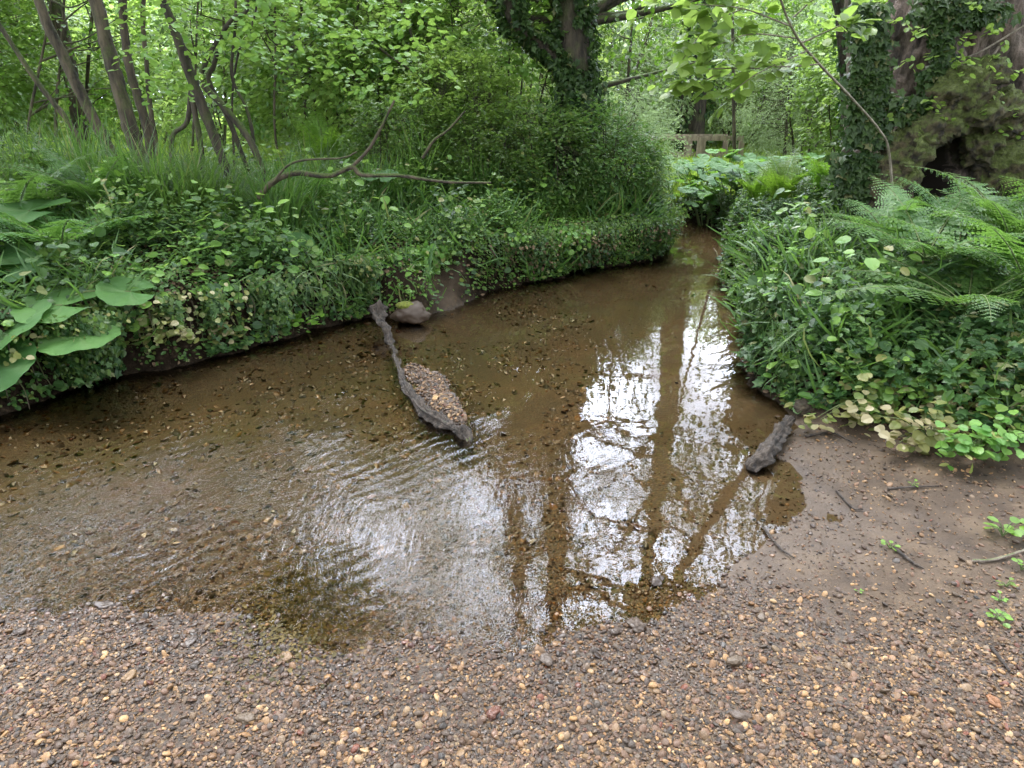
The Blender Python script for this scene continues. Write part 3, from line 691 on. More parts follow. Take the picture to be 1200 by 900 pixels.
def butter_patch_mesh(seed, n, spread, hgt, R):
    r_ = np.random.default_rng(seed); gs = Geo(); V = []; F = []; vv = []; base = 0; gl = Geo()
    for k in range(n):
        a = r_.uniform(0, 6.28); d = spread*math.sqrt(r_.uniform()); top = np.array((d*math.cos(a), d*math.sin(a), hgt*r_.uniform(.55, 1.1)))
        m = BL[k % 3]; co = np.empty(len(m.vertices)*3, np.float32); m.vertices.foreach_get('co', co); co = co.reshape(-1, 3)*(R/.2*r_.uniform(.6, 1.2))
        rot = np.array(Matrix.Rotation(r_.uniform(0, 6.28), 3, 'Z')@Matrix.Rotation(r_.uniform(-.5, .5), 3, 'X')@Matrix.Rotation(r_.uniform(-.5, .5), 3, 'Y'))
        ve = np.empty(len(m.vertices), np.float32); m.attributes['vein'].data.foreach_get('value', ve); vv.append(ve)
        fa = np.empty(len(m.polygons)*4, np.int32); m.polygons.foreach_get('vertices', fa); gl.add(co@rot.T+top, fa.reshape(-1, 4))
        tube(gs, [(d*.3*math.cos(a), d*.3*math.sin(a), -.05), top*np.array((.6, .6, .6)), top], [.01, .006], 5)
    me = gl.mesh('butterbur_leaves', M['butter']); a_ = me.attributes.new('vein', 'FLOAT', 'POINT'); a_.data.foreach_set('value', np.concatenate(vv))
    return gs.mesh('butterbur_stalks', M['stalk']), me
BP = [butter_patch_mesh(s, 12, .42, .55, .17) for s in (11, 12, 13)]

# tufts of grass / sedge
def tuft_mesh(name, seed, n, L, w, mat, spread=.08, bend=1.5):
    r_ = np.random.default_rng(seed); g = Geo(); k = 7; t = np.linspace(0, 1, k)
    az = r_.uniform(0, 6.28, n); l0 = r_.uniform(1.0, 1.5, n); b = r_.uniform(.3, bend, n); Ln = L*r_.uniform(.5, 1.15, n)
    ang = l0[:, None]-b[:, None]*t[None]**1.5; st = Ln[:, None]/(k-1)
    r = np.concatenate([np.zeros((n, 1)), np.cumsum(np.cos(ang)[:, :-1]*st, 1)], 1); z = np.concatenate([np.zeros((n, 1)), np.cumsum(np.sin(ang)[:, :-1]*st, 1)], 1)
    d = np.stack([np.cos(az), np.sin(az)], 1); b0 = r_.normal(size=(n, 2))*spread
    C = np.concatenate([b0[:, None]+d[:, None]*r[..., None], z[..., None]], -1)
    s = np.stack([-np.sin(az), np.cos(az), np.zeros(n)], 1); ww = (w*np.maximum(1-t**2.2, .05))[None, :, None]*.5
    V = np.stack([C-s[:, None]*ww, C+s[:, None]*ww], 2).reshape(-1, 3)
    i = np.arange(n)[:, None]*k*2; j = np.arange(k-1)[None]*2
    F = np.stack([i+j, i+j+1, i+j+3, i+j+2], -1).reshape(-1, 4); g.add(V, F); return g.mesh(name, mat)
TF = [tuft_mesh('sedge_a', 1, 210, .85, .014, M['grass']), tuft_mesh('sedge_b', 2, 220, .7, .012, M['grass'], .1, 1.9)]

# ------------------------------------------------------------------ ground cover on the banks (uncountable)
def cover(name, region, n, size, kind, mat, lift=(0, .12), up=.8, gap=-.3, cond=None, rise=0.0):
    x0, x1, y0, y1 = region; P = rng.uniform((x0, y0), (x1, y1), (n, 2)); hh, sd_, bw_, bar_, sh_ = fields(P)
    k = (sd_ > 0.0) & (bw_ > .35) & (rng.uniform(size=n) > sh_*1.3) & (fbm(P, 1.9, len(name), 4) > gap+rng.normal(size=n)*.15)
    if cond is not None: k &= cond(P, sd_)
    P = P[k]; hh = hh[k]; m = len(P); z = hh+rng.uniform(*lift, m)*np.clip(.8+2.2*fbm(P, 2.3, 8, 3), .05, 1.9)
    # leaves over the lip hang towards the water
    e = .05; gx = (HH(P+(e, 0))-HH(P-(e, 0)))/(2*e); gy = (HH(P+(0, e))-HH(P-(0, e)))/(2*e)
    Nn = np.stack([-gx, -gy, np.ones(m)], 1); Nn = nrm(Nn)*up+rand_unit(m)*(1-up)*1.3+np.array((0, 0, .2))
    D = rand_unit(m); D[:, 2] *= .3; D[:, :2] += np.stack([-gx, -gy], 1)*.3; D[:, 2] -= .15-rise
    P3 = np.column_stack([P, z])+nrm(np.stack([-gx, -gy, np.ones(m)], 1))*rng.uniform(0, .06, m)[:, None]
    g = Geo(); leaves(g, P3, D, Nn, size*rng.uniform(.55, 1.3, m), kind)
    return tag(link(name, g.mesh(name, mat, False)), kind='stuff')
rng = np.random.default_rng(77)
cover('ivy_ground_cover', (1.4, 6.5, 2.5, 11), 100000, .055, 'ivy', M['dark'], (0, .16), gap=-.4)
cover('bank_ground_cover', (-7, 3, 3.3, 9), 210000, .036, 'oval', M['mid'], (0, .2), gap=-.02)
cover('bank_dark_cover', (-7, 3, 3.3, 9), 110000, .045, 'ivy', M['dark'], (0, .13), gap=-.15)
cover('bank_herb_cover', (-7, 2.2, 3.6, 9), 60000, .05, 'round', M['herb'], (0, .28), gap=.15)
cover('hanging_herb_cover', (-1.2, 2.2, 5.4, 8.4), 60000, .034, 'oval', M['herb'], (-.05, .14), cond=lambda P, s: s < .6)
cover('right_herb_cover', (1.4, 6, 4.2, 11), 34000, .06, 'oval', M['mid'], (.03, .18))
cover('yellowed_herb_cover', (1.55, 3.6, 2.55, 3.6), 3200, .045, 'round', M['yherb'], (0.0, .06), cond=lambda P, s: (P[:, 1] < 3.6-(P[:, 0]-1.5)*.4))
cover('green_herb_cover', (1.6, 3.6, 2.5, 3.4), 2600, .05, 'round', M['herb'], (0.02, .1), cond=lambda P, s: P[:, 0] > 1.75)
cover('bank_grass', (-7, 2.4, 3.4, 9.5), 30000, .3, 'blade', M['grass'], (0, .1), up=.3, gap=.16, rise=1.1)
cover('right_bank_grass', (1.6, 6, 2.8, 9), 5000, .28, 'blade', M['grass'], (0, .08), up=.3, gap=.2, rise=1.1)
cover('bank_broad_leaves', (-7, 2.2, 3.5, 9), 9000, .075, 'round', M['hazel'], (.05, .3), gap=.05)
cover('right_broad_leaves', (1.6, 6, 3.0, 9), 7000, .075, 'oval', M['herb'], (.04, .22), gap=.0)
cover('bank_face_clumps', (-7, 2.2, 3.3, 9), 40000, .06, 'round', M['dark'], (0, .3), gap=.25)
cover('leaf_litter', (-4, 4, 2.6, 8), 26000, .035, 'oval', M['dead'], (-.01, .02), up=.6)
def edge_drape(name, pts, n, mat, size, kind, out=.2, zr=(.12, .5)):
    """leaves trailing over a cut bank lip"""
    P = catmull(pts, 10); t = rng.uniform(0, len(P)-1.001, n); i = t.astype(int); f = (t-i)[:, None]; Q = P[i]*(1-f)+P[i+1]*f
    T = nrm(P[i+1]-P[i]); O = np.stack([T[:, 1], -T[:, 0]], 1)
    cl = np.clip(fbm(Q, 2.3, 3+len(name), 3)*1.5+.3, -.3, 1.15); z = rng.uniform(0, 1, n)**.8; off = rng.uniform(-.15, 1, n)**3*out*np.clip(.3+1.3*cl, .1, 1.8)+rng.normal(size=n)*.03
    keep = rng.uniform(size=n) < np.clip(cl*1.6-(1-z)*1.0, .02, 1)
    pos = np.column_stack([Q+O*(off*(.4+.6*z))[:, None], zr[0]+(zr[1]-zr[0])*z])[keep]; O = O[keep]; m = len(pos)
    N = np.column_stack([O*.8, np.full(m, .6)])+rng.normal(size=(m, 3))*.4; D = np.column_stack([O*.4, np.full(m, -.6)])+rng.normal(size=(m, 3))*.5
    g = Geo(); leaves(g, pos, D, N, size*rng.uniform(.5, 1.3, m), kind); return tag(link(name, g.mesh(name, mat, False)), kind='stuff')
LB = [(-5, 2.4), (-4.2, 2.72), (-2.9, 3.42), (-2.7, 3.95), (-2.1, 4.45), (-1.5, 5.15), (-1.3, 5.5), (-.9, 5.85), (-.45, 6.15), (.2, 6.7), (.93, 7.3), (1.72, 7.75), (2.1, 8.9)]
edge_drape('trailing_bank_leaves', LB[1:], 26000, M['mid'], .038, 'oval', .22, (.04, .5))
edge_drape('trailing_dark_leaves', LB[1:], 12000, M['dark'], .045, 'ivy', .2, (.02, .45))
edge_drape('trailing_yellow_leaves', LB[1:11], 1300, M['yherb'], .034, 'round', .22, (.14, .5))
edge_drape('trailing_moss', LB[7:], 10000, M['herb'], .024, 'oval', .16, (.1, .5))
RB = [(3.25, 9.9), (2.95, 8.44), (2.3, 6.28), (1.8, 4.74), (1.6, 3.95), (1.58, 3.45)]
edge_drape('trailing_grass', LB[4:], 1000, M['grass'], .2, 'blade', .12, (.22, .52))
edge_drape('trailing_bright_leaves', LB[6:11], 3600, M['herb'], .05, 'round', .2, (.2, .5))
edge_drape('trailing_grass_right', RB, 450, M['grass'], .2, 'blade', .1, (.2, .5))
edge_drape('trailing_dead_leaves', LB[6:], 5200, M['dead'], .04, 'oval', .2, (.08, .42))
edge_drape('trailing_ivy', RB, 30000, M['dark'], .04, 'ivy', .17, (.02, .5))
# hanging roots on the cut bank
g = Geo()
for k in range(70):
    t = rng.uniform(.5, 6.5); i = int(t); a = np.array(LB[i])*(1-t+i)+np.array(LB[i+1])*(t-i); T = nrm(np.array(LB[i+1])-np.array(LB[i])); O = np.array((T[1], -T[0]))
    p0 = np.array((*(a+O*.0), rng.uniform(.25, .45))); p1 = p0+np.array((*(O*rng.uniform(.03, .12)), -rng.uniform(.1, .3))); tube(g, catmull([p0, (p0+p1)/2+rng.normal(size=3)*.02, p1], 3), [.006, .002], 4, cap=False)
tag(link('hanging_roots', g.mesh('hanging_roots', M['bark'])), kind='stuff')

# meadow beyond the trees
def meadow_grass():
    g = Geo(); r_ = np.random.default_rng(5)
    for (x0, x1, y0, y1, n, L) in ((-12, -1, 8.8, 14, 26000, .45), (2, 5, 9.5, 16, 6000, .28), (-25, 2, 13, 30, 26000, .45), (2, 14, 13, 30, 9000, .25)):
        P = r_.uniform((x0, y0), (x1, y1), (n, 2)); hh, sd_, _, _, _ = fields(P); k = sd_ > .2; P = P[k]; hh = hh[k]; n = len(P)
        D = np.column_stack([r_.normal(size=(n, 2))*.45, np.ones(n)]); N = np.column_stack([r_.normal(size=(n, 2)), np.zeros(n)+.3])
        leaves(g, np.column_stack([P, hh]), D, N, L*r_.uniform(.5, 1.1, n), 'slim')
    return g.mesh('meadow_grass', M['meadow'], False)
tag(link('meadow_grass', meadow_grass()), kind='stuff')

# ------------------------------------------------------------------ trees
def crown_mesh(name, seed, C, radii, n, nl, spray, lsize, mat, clump=.15, cut=None):
    global rng; rng = np.random.default_rng(seed); g = Geo()
    U = rand_unit(n*3); Q = np.array(C)+U*(rng.uniform(.15, 1, n*3)**.5)[:, None]*np.array(radii)
    k = fbm(Q, 1/(np.mean(radii)*.45), seed, 3) > -clump+rng.normal(size=len(Q))*.1
    if cut is not None: k &= cut(Q)
    Q = Q[k][:n]; U = U[k][:n]; D = U+rng.normal(size=U.shape)*.5; D[:, 2] -= .1
    sprays(g, Q, D, nl, spray, lsize, 'oval', .3); return g.mesh(name, mat, False), Q
def tree_from(name, trunks, label, cat, group, bark, crown=None, ivy=None, limbs=0, seed=0):
    """trunks: list of (points, radii); the first is the trunk, the others limbs"""
    base = np.array(trunks[0][0][0]); e = empty(name, base); tag(e, label, cat, group)
    for k, (pts, rad) in enumerate(trunks):
        g = Geo(); pl = catmull(np.array(pts)-base, 8); pl = pl+rng.normal(size=pl.shape)*min(rad[0], .1)*.03; tube(g, pl, rad, 20 if rad[0] > .1 else 12, .16, seed+k, nsc=13)
        link('trunk' if k == 0 else 'limb', g.mesh('trunk', bark), e)
    if crown:
        me, Q = crown_mesh('crown', seed+5, np.array(crown[0])-base, *crown[1:]) if False else crown_mesh('crown', seed+5, np.array(crown[0])-base, crown[1], crown[2], crown[3], crown[4], crown[5], M['crown'], crown[6] if len(crown) > 6 else .15)
        link('crown', me, e)
        g = Geo(); top = np.array(trunks[0][0][-1])-base; pl = catmull(np.array(trunks[0][0])-base, 8)
        r_ = np.random.default_rng(seed); idx = r_.choice(len(Q), min(7 if name == 'sapling' else 30, len(Q)), False)
        for q in Q[idx]:
            up = pl[pl[:, 2] > min(2.5, q[2]-.5)] if (pl[:, 2] > min(2.5, q[2]-.5)).any() else pl[-3:]
            a = up[r_.integers(len(up))]; a = up[np.argmin(np.abs(up[:, 2]-(q[2]-np.linalg.norm(q[:2]-a[:2])*.6)))]
            L = np.linalg.norm(q-a); g = Geo(); tube(g, catmull([a, a*.6+q*.4+r_.normal(size=3)*.07*L, q], 5), [(.004+.012*L) if name == 'sapling' else .018+.012*L, .005], 6, .1)
            link('branch', g.mesh('branch', bark), e)
    if ivy:
        g = Geo(); n, size, spread = ivy[:3]; mt = ivy[3] if len(ivy) > 3 else M['dark']; r_ = np.random.default_rng(seed+9)
        for pts, rad in trunks[:ivy[4] if len(ivy) > 4 else 9]:
            pl = catmull(np.array(pts)-base, 8); m = int(n); hz = r_.uniform(0, 1, m); pl2 = pl[pl[:, 2] < 5.0]
            if len(pl2) < 3: continue
            t = hz*(len(pl2)-1.001); i = t.astype(int); f = (t-i)[:, None]; C = pl2[i]*(1-f)+pl2[i+1]*f
            a = r_.uniform(0, 6.28, m); rr = np.interp(i/len(pl), np.linspace(0, 1, len(rad)), rad)
            cl = fbm(np.column_stack([np.cos(a), np.sin(a), C[:, 2]*1.2]), 1.6, seed, 3); k = cl > -.15
            O = np.column_stack([np.cos(a), np.sin(a), np.zeros(m)]); Pp = C+O*(rr+r_.uniform(.0, spread, m)*(cl+.6).clip(.2, 1.4))[:, None]
            D = np.column_stack([O[:, :2]*.3, -np.ones(m)*.6])+r_.normal(size=(m, 3))*.5; N = O+np.array((0, 0, .5))+r_.normal(size=(m, 3))*.4
            leaves(g, Pp[k], D[k], N[k], size*r_.uniform(.5, 1.3, k.sum()), 'ivy')
        link('ivy', g.mesh('ivy', mt, False), e)
    return e
def pth(pts, Y, dY=0): return [at(u, v, Y+dY*i) for i, (u, v) in enumerate(pts)]
def ext(pts, dirv, L, n=3, drift=.15, seed=0):
    r_ = np.random.default_rng(seed); p = np.array(pts[-1]); out = list(pts)
    d = nrm(np.array(dirv, float))
    for k in range(n): d = nrm(d+r_.normal(size=3)*drift*np.array((1, 1, .3))); p = p+d*L/n; out.append(p)
    return out
GC = 'alder stems on the left bank'
def lean(pts): a, b = np.array(pts[-2]), np.array(pts[-1]); return b-a
def sap(pts, Y, r0, r1, label, L=4, crown=None, group=GC, bark='bark', seed=0, name='alder_tree', cat='tree', ivy=None, more=()):
    P = pth(pts, Y); P[0] = P[0]+np.array((0, 0, -.25)); P = ext(P, lean(P)+np.array((0, 0, .1)), L, 3, .12, seed)
    tr = [(P, [r0, r1, r1*.5])]+[(pth(q, Y), [ra, rb]) for q, ra, rb in more]
    return tree_from(name, tr, label, cat, group, M[bark], crown, ivy, seed=seed)
cr = lambda u, z, Y, R=(2.2, 2.2, 2.0), n=760: ((at(u, 0, Y)[0], Y, z), R, n, 11, .55, .085)
sap([(148, 222), (132, 185), (105, 130), (72, 62), (45, 0)], 7.3, .058, .048, 'leaning bare trunk second from the left edge', 4, cr(-60, 5.6, 8.2), seed=1)
sap([(178, 235), (168, 200), (150, 140), (130, 70), (112, 0)], 7.1, .078, .064, 'thickest pale brown trunk of the left bank group', 5, cr(90, 6.8, 7.3), seed=2)
sap([(182, 220), (172, 150), (152, 80), (143, 0)], 7.7, .05, .04, 'greyish trunk just behind the thickest left one', 5, cr(190, 7.2, 9), seed=3)
sap([(112, 190), (85, 150), (45, 98), (3, 35)], 8.4, .034, .026, 'thin trunk slanting to the upper left corner', 3, None, seed=4)
sap([(195, 215), (180, 150), (172, 80), (168, 0)], 9.0, .03, .025, 'thin upright pole behind the alder trunks', 3, None, seed=6)
for k, (x, Y, z, lab) in enumerate(((-7.6, 12.5, 7.2, 'tall leafy tree behind the left alder trunks'), (-4.4, 13.5, 7.6, 'tall leafy tree behind the twisted hazel'), (-11.0, 11.0, 6.8, 'tall leafy tree beyond the upper left corner'))):
    tree_from('tall_tree', [([(x, Y, .3), (x+.1, Y, 3), (x-.1, Y, 6), (x, Y, 9)], [.13, .11, .08, .04])], lab, 'tree', 'trees beyond the stream', M['bark'], ((x, Y, z), (3.0, 3.0, 3.4), 1000, 12, .6, .11, .1), seed=700+k)
# many-stemmed hazel
hz_tree = tree_from('hazel_tree', [
  (ext(pth([(275, 232), (262, 190), (243, 140), (226, 95), (208, 45), (190, 0)], 6.9), (-.25, .05, 1), 3.5, 3, .1, 5), [0.040, 0.050, 0.036, 0.014]),
  (pth([(232, 215), (236, 180), (228, 130), (224, 100)], 6.9), [0.025, 0.029]),
  (pth([(312, 228), (306, 195), (290, 160), (262, 125), (238, 100)], 6.85), [0.032, 0.032]),
  (pth([(205, 222), (201, 185), (203, 158), (219, 143), (224, 105)], 6.95), [0.022, 0.023]),
  (ext(pth([(300, 222), (285, 185), (268, 140), (245, 95)], 7.1), (.1, 0, .2), .3, 2), [0.025, 0.022]),
  (ext(pth([(236, 85), (250, 55), (272, 22), (290, 0)], 6.8), (.35, -.1, 1), 2.5, 3, .2, 8), [0.022, 0.016, 0.007]),
  (ext(pth([(300, 180), (290, 130), (272, 90), (275, 40), (276, 0)], 7.0), (.1, 0, 1), 2, 2), [0.016, 0.014, 0.009]),
  (ext(pth([(275, 200), (272, 120), (280, 60), (300, 10)], 7.3), (.2, 0, 1), 2, 2), [0.012, 0.010, 0.006])],
  'dark twisted hazel with many crossing stems on the left bank', 'tree', None, M['barkd'], cr(330, 6.4, 7.2, (2.2, 1.8, 1.5), 900), seed=12)
rng = np.random.default_rng(13); Qh = np.array([at(rng.uniform(150, 520), rng.uniform(-40, 110), 6.4+rng.uniform(-.5, .6)) for _ in range(230)])-np.array(hz_tree.location)
g = Geo(); sprays(g, Qh, rand_unit(230)*np.array((1, 1, .3)), 7, .28, .06, 'round', .3); link('low_foliage', g.mesh('low_foliage', M['hazel'], False), hz_tree)
tree_from('fallen_branch', [(pth([(303, 232), (318, 215), (345, 203), (385, 206), (412, 196), (425, 205), (470, 206), (520, 213), (575, 214)], 5.75), [.026, .022, .017, 0.009]),
  (pth([(410, 198), (432, 175), (446, 150), (462, 118)], 5.75), [.016, 0.009]), (pth([(495, 185), (508, 165), (525, 152), (545, 130)], 5.8), [.014, .006]), (pth([(318, 215), (345, 190), (400, 185), (418, 178)], 5.7), [.012, .006])],
  'bare low branch arching along the far bank above the grass', 'branch', None, M['bark'], seed=20)
poles = [(20, 60, 9.5, .02), (62, 75, 11, .025), (215, 232, 10.5, .02), (332, 322, 9.2, .018), (368, 352, 10.5, .025), (398, 420, 9.4, .02), (455, 438, 11.5, .03), (500, 520, 11, .022), (545, 470, 9.0, .02), (345, 372, 12.5, .03), (255, 262, 12.5, .03), (75, 110, 13, .035), (530, 560, 13.0, .035), (735, 742, 12, .03), (862, 858, 15, .04)]
on = ['leftmost', 'second', 'third', 'fourth', 'fifth', 'sixth', 'seventh', 'eighth', 'ninth', 'tenth', 'eleventh', 'twelfth', 'thirteenth', 'fourteenth', 'fifteenth']
for k, (u0, u1, Y, r) in enumerate(sorted(poles)):
    a = at(u0, 190, Y); a[2] = .4; b = at(u1, 0, Y); c1 = a*.6+b*.4+np.array((rng.normal()*.08, 0, 0)); d = b+(b-a)*1.2
    tree_from('sapling', [([a, c1, b, d], [r, r*.8, r*.5])], on[k]+' thin sapling stem'+(' from the left' if k else '')+' in the undergrowth beyond the stream', 'sapling', 'thin saplings beyond the stream', M['bark'],
       ((b[0], b[1], b[2]-.2), (.9, .8, 1.3), 60, 10, .35, .07, .4), seed=500+k)
# ivy clad tree in the middle
zc = at(680, 60, 8.7)
tree_from('ivy_clad_tree', [
  ([at(676, 285, 8.7), at(674, 160, 8.7), at(672, 60, 8.7), at(670, -60, 8.7), (zc[0]-.05, 8.7, 6.5), (zc[0]+.1, 8.8, 11)], [.22, .19, .16, .11]),
  ([at(690, 135, 8.65), at(662, 82, 8.6), at(632, 48, 8.5), at(597, -5, 8.4), (.12, 8.4, 5.2), (.1, 8.5, 8.5), (0, 8.6, 11)], [.07, .07, .085, .06])],
  'tall dark tree wrapped in ivy behind the middle of the far bank', 'tree', None, M['barkd'],
  ((zc[0]+.5, 9.5, 5.3), (4.4, 2.0, 3.3), 2000, 7, .6, .072, .06), ivy=(9000, .07, .2), seed=31)
x3 = at(818, 60, 21)[0]
tree_from('ivy_clad_tree', [([(x3, 21, .3), (x3, 21, 4), (x3+.1, 21, 8), (x3, 21, 13), (x3-.5, 21, 20)], [.40, .36, .3, .16]),
  ([(x3, 21, 8.5), (x3-1.4, 20.8, 10.5), (x3-3.6, 20.6, 12)], [.10, .04]), ([(x3, 21, 11), (x3-1.4, 20.8, 13.6), (x3-4.0, 20.6, 15.5)], [.10, .04]), ([(x3, 21, 9.5), (x3+1.3, 20.8, 12), (x3+3.2, 20.6, 14)], [.10, .04])],
  'slim ivy covered trunk beyond the bend above the footbridge', 'tree', None, M['barkd'], ((x3+.2, 21.4, 15.5), (7.5, 3.5, 7.0), 1700, 8, 1.1, .165, .2), ivy=(2600, .13, .25), seed=33)

# big old tree on the right: buttressed, mossy, hollow at the foot
def remeshed(name, parts, voxel, mat, cut=None, disp=.03, tex=.25):
    g = Geo()
    for f in parts: f(g)
    tmp = link('tmp', g.mesh('tmp', mat)); m = tmp.modifiers.new('r', 'REMESH'); m.mode = 'VOXEL'; m.voxel_size = voxel
    dg = bpy.context.evaluated_depsgraph_get(); me = bpy.data.meshes.new_from_object(tmp.evaluated_get(dg)); me.name = name
    bpy.data.objects.remove(tmp)
    n = len(me.vertices); V = np.empty(n*3, np.float32); me.vertices.foreach_get('co', V); V = V.reshape(-1, 3).astype(float)
    Nn = np.empty(n*3, np.float32); me.vertices.foreach_get('normal', Nn); Nn = Nn.reshape(-1, 3)
    S2 = V*np.array((1, 1, .35 if cut else .9)); V = V+Nn*(disp*(fbm(S2, 1/tex, 3, 4)+.5*fbm(S2, 4/tex, 8, 3)))[:, None]
    if cut:      # hollow worn into the trunk: surface pushed back into ellipsoid cavities
        ins = np.zeros(n, bool)
        for c, r in cut:
            q = (V-c)/r; rr = q[:, 0]**2+q[:, 2]**2; k = (rr < 1) & (V[:, 1] < c[1]+.3*r[1]+.35)
            yb_ = c[1]+r[1]*np.sqrt(np.maximum(1-rr, 0)); k2 = k & (V[:, 1] < yb_); V[k2, 1] = yb_[k2]+.02*fbm(V[k2], 8, 2); ins |= k2
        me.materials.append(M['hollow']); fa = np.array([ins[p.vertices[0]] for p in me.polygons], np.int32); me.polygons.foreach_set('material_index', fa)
    me.vertices.foreach_set('co', V.astype(np.float32).ravel())
    me.polygons.foreach_set('use_smooth', np.ones(len(me.polygons), bool)); me.update(); return me
RY = 6.3; rb = at(1110, 250, RY)
def R(u, v, dy=0.0): return at(u, v, RY+dy)-rb
def bl(c, r, sc=(1, 1, 1), seed=0):
    def f(g):
        V, F = ICO[4]; k = 1+.22*fbm(V, 1.3, seed, 4); g.add(V*k[:, None]*np.array(sc)*r+np.array(c), F)
    return f
def tb(pts, rad, seed=0, rough=.12): return lambda g: tube(g, catmull(pts, 8), rad, 24, rough, seed, nsc=2.5)
old = empty('old_tree', rb); tag(old, 'huge old tree with mossy burrs and a hollow foot on the right bank', 'tree')
def up(u, v, dy, L, ln=(0, 0, 1)):
    p = R(u, v, dy); return [p+nrm(np.array(ln))*L*k/3 for k in (1, 2, 3)]
tr = [tb([R(1045, 275), R(1052, 190), R(1058, 130), R(1075, 60), R(1092, 0), R(1105, -50)]+up(1105, -50, 0, 6, (.25, .1, 1)), [.42, .34, .33, .3, .2], 1),
      tb([R(1125, 270, .25), R(1130, 160, .25), R(1135, 60, .25), R(1140, 0, .25)]+up(1140, 0, .25, 5, (.1, .2, 1)), [.42, .34, .24, .16], 2),
      tb([R(1215, 280, .15), R(1195, 170, .1), R(1180, 90, .1), R(1185, 0, .1)]+up(1185, 0, .1, 6, (.4, 0, 1)), [.35, .24, .19, .15], 3)]
cutf = [(R(1100, 228, -.42), np.array((.20, .55, .34))), (R(1112, 200, -.42), np.array((.14, .45, .25)))]
me = remeshed('trunk', tr+[bl(R(1125, 235, .0), .55, (1.1, .75, .9), 8)], .028, M['barkr'], cutf, .05, .11)
link('trunk', me, old)
ms = [bl(R(1122, 105, -.46), .2, (1.2, .9, .95), 11), bl(R(1150, 88, -.44), .17, (1, .9, .8), 12), bl(R(1105, 125, -.45), .14, (1, .9, .9), 13), bl(R(1140, 130, -.48), .17, (1.1, .9, .9), 14),
      bl(R(1170, 140, -.36), .24, (1.2, .9, 1.0), 15), bl(R(1178, 195, -.36), .26, (1.1, .9, 1.2), 16), bl(R(1205, 240, -.3), .3, (1, 1, 1), 17), bl(R(1150, 170, -.4), .16, (1, 1, 1.2), 20),
      tb([R(1118, 140, -.46), R(1090, 155, -.52), R(1068, 190, -.56), R(1052, 235, -.58), R(1040, 262, -.6)], [.12, .14, .11, .09], 18, .3),
      tb([R(1098, 150, -.4), R(1055, 170, -.4), R(1035, 215, -.42), R(1020, 260, -.45)], [.10, .12, .12, .1], 19, .3)]
me = remeshed('burr', ms, .02, M['moss'], None, .06, .07); o = link('burr', me, old); o['label'] = 'mossy green burrs and buttress roots'
g = Geo()
for pts, r in (([R(1085, 135, -.42), R(1078, 180, -.5), R(1060, 225, -.52), R(1050, 262, -.5)], .014), ([R(1070, 120, -.4), R(1085, 145, -.42), R(1120, 125, -.45)], .012), ([R(1095, 20, -.35), R(1110, 60, -.4), R(1085, 110, -.42), R(1098, 150, -.4)], .01),
               ([R(1170, 55, -.3), R(1160, 75, -.3), R(1165, 100, -.3)], .012), ([R(1125, 70, -.4), R(1150, 60, -.4), R(1200, 30, -.4)], .009), ([R(1035, 170, -.35), R(1050, 150, -.4), R(1075, 120, -.4)], .008), ([R(1115, 0, -.35), R(1105, 55, -.4), R(1118, 90, -.45)], .012)):
    tube(g, catmull(pts, 6), [r, r*.7], 7, .2)
link('vine_stem', g.mesh('vine_stem', M['twig']), old)
g = Geo(); r_ = np.random.default_rng(3)
for (u, v, su, sv, n) in ((1018, 60, 13, 55, 1700), (1015, 130, 16, 40, 1200), (1105, 40, 7, 45, 900), (1120, 10, 30, 18, 900), (1080, 128, 22, 14, 700), (1095, 100, 10, 20, 500), (1005, 205, 20, 26, 1200), (1150, 15, 18, 12, 300)):
    for k in range(n):
        a, b = u+r_.normal()*su*.7, v+r_.uniform(-1, 1)*sv; p = R(a, b, -.36-.12*r_.uniform()+abs(a-1060)/400*.1)
        leaves(g, [p], [np.array((r_.normal()*.5, -.4, -.6+r_.normal()*.4))], [np.array((r_.normal()*.4-.2, -1, .6))+r_.normal(size=3)*.3], r_.uniform(.04, .09), 'ivy')
link('ivy', g.mesh('ivy', M['dark'], False), old)
g = Geo(); P_ = np.array([R(r_.uniform(1055, 1190), r_.uniform(0, 150), -.45-.15*r_.uniform()) for _ in range(420)])
sprays(g, P_[:45], rand_unit(45)+np.array((0, -.4, .1)), 6, .12, .047, 'round'); link('young_leaves', g.mesh('young_leaves', M['hazel'], False), old)
me, Q = crown_mesh('crown', 900, (-2.8, -5.6, 8.3), (7.5, 4.8, 2.2), 2000, 12, .7, .13, M['crown'], .15); link('crown', me, old)  # unseen canopy, stretched out over the beach to shade the near ground
# trunk just left of it, behind
sap([(1003, 190), (998, 120), (992, 50), (985, 0)], 8.6, .12, .09, 'dim ivy trunk directly left of and behind the huge old tree', 6, ((at(985, 0, 8.6)[0]+.6, 9, 8.5), (2.2, 2.2, 1.8), 900, 12, .55, .09), 'trees beyond the stream', 'barkd', 41, 'ivy_clad_tree', ivy=(700, .07, .06))
sap([(993, 160), (994, 100), (993, 40), (992, 0)], 7.2, .02, .016, 'pale thin pole standing in front of the dim ivy trunk', 2, None, 'trees beyond the stream', 'twig', 42, 'sapling')

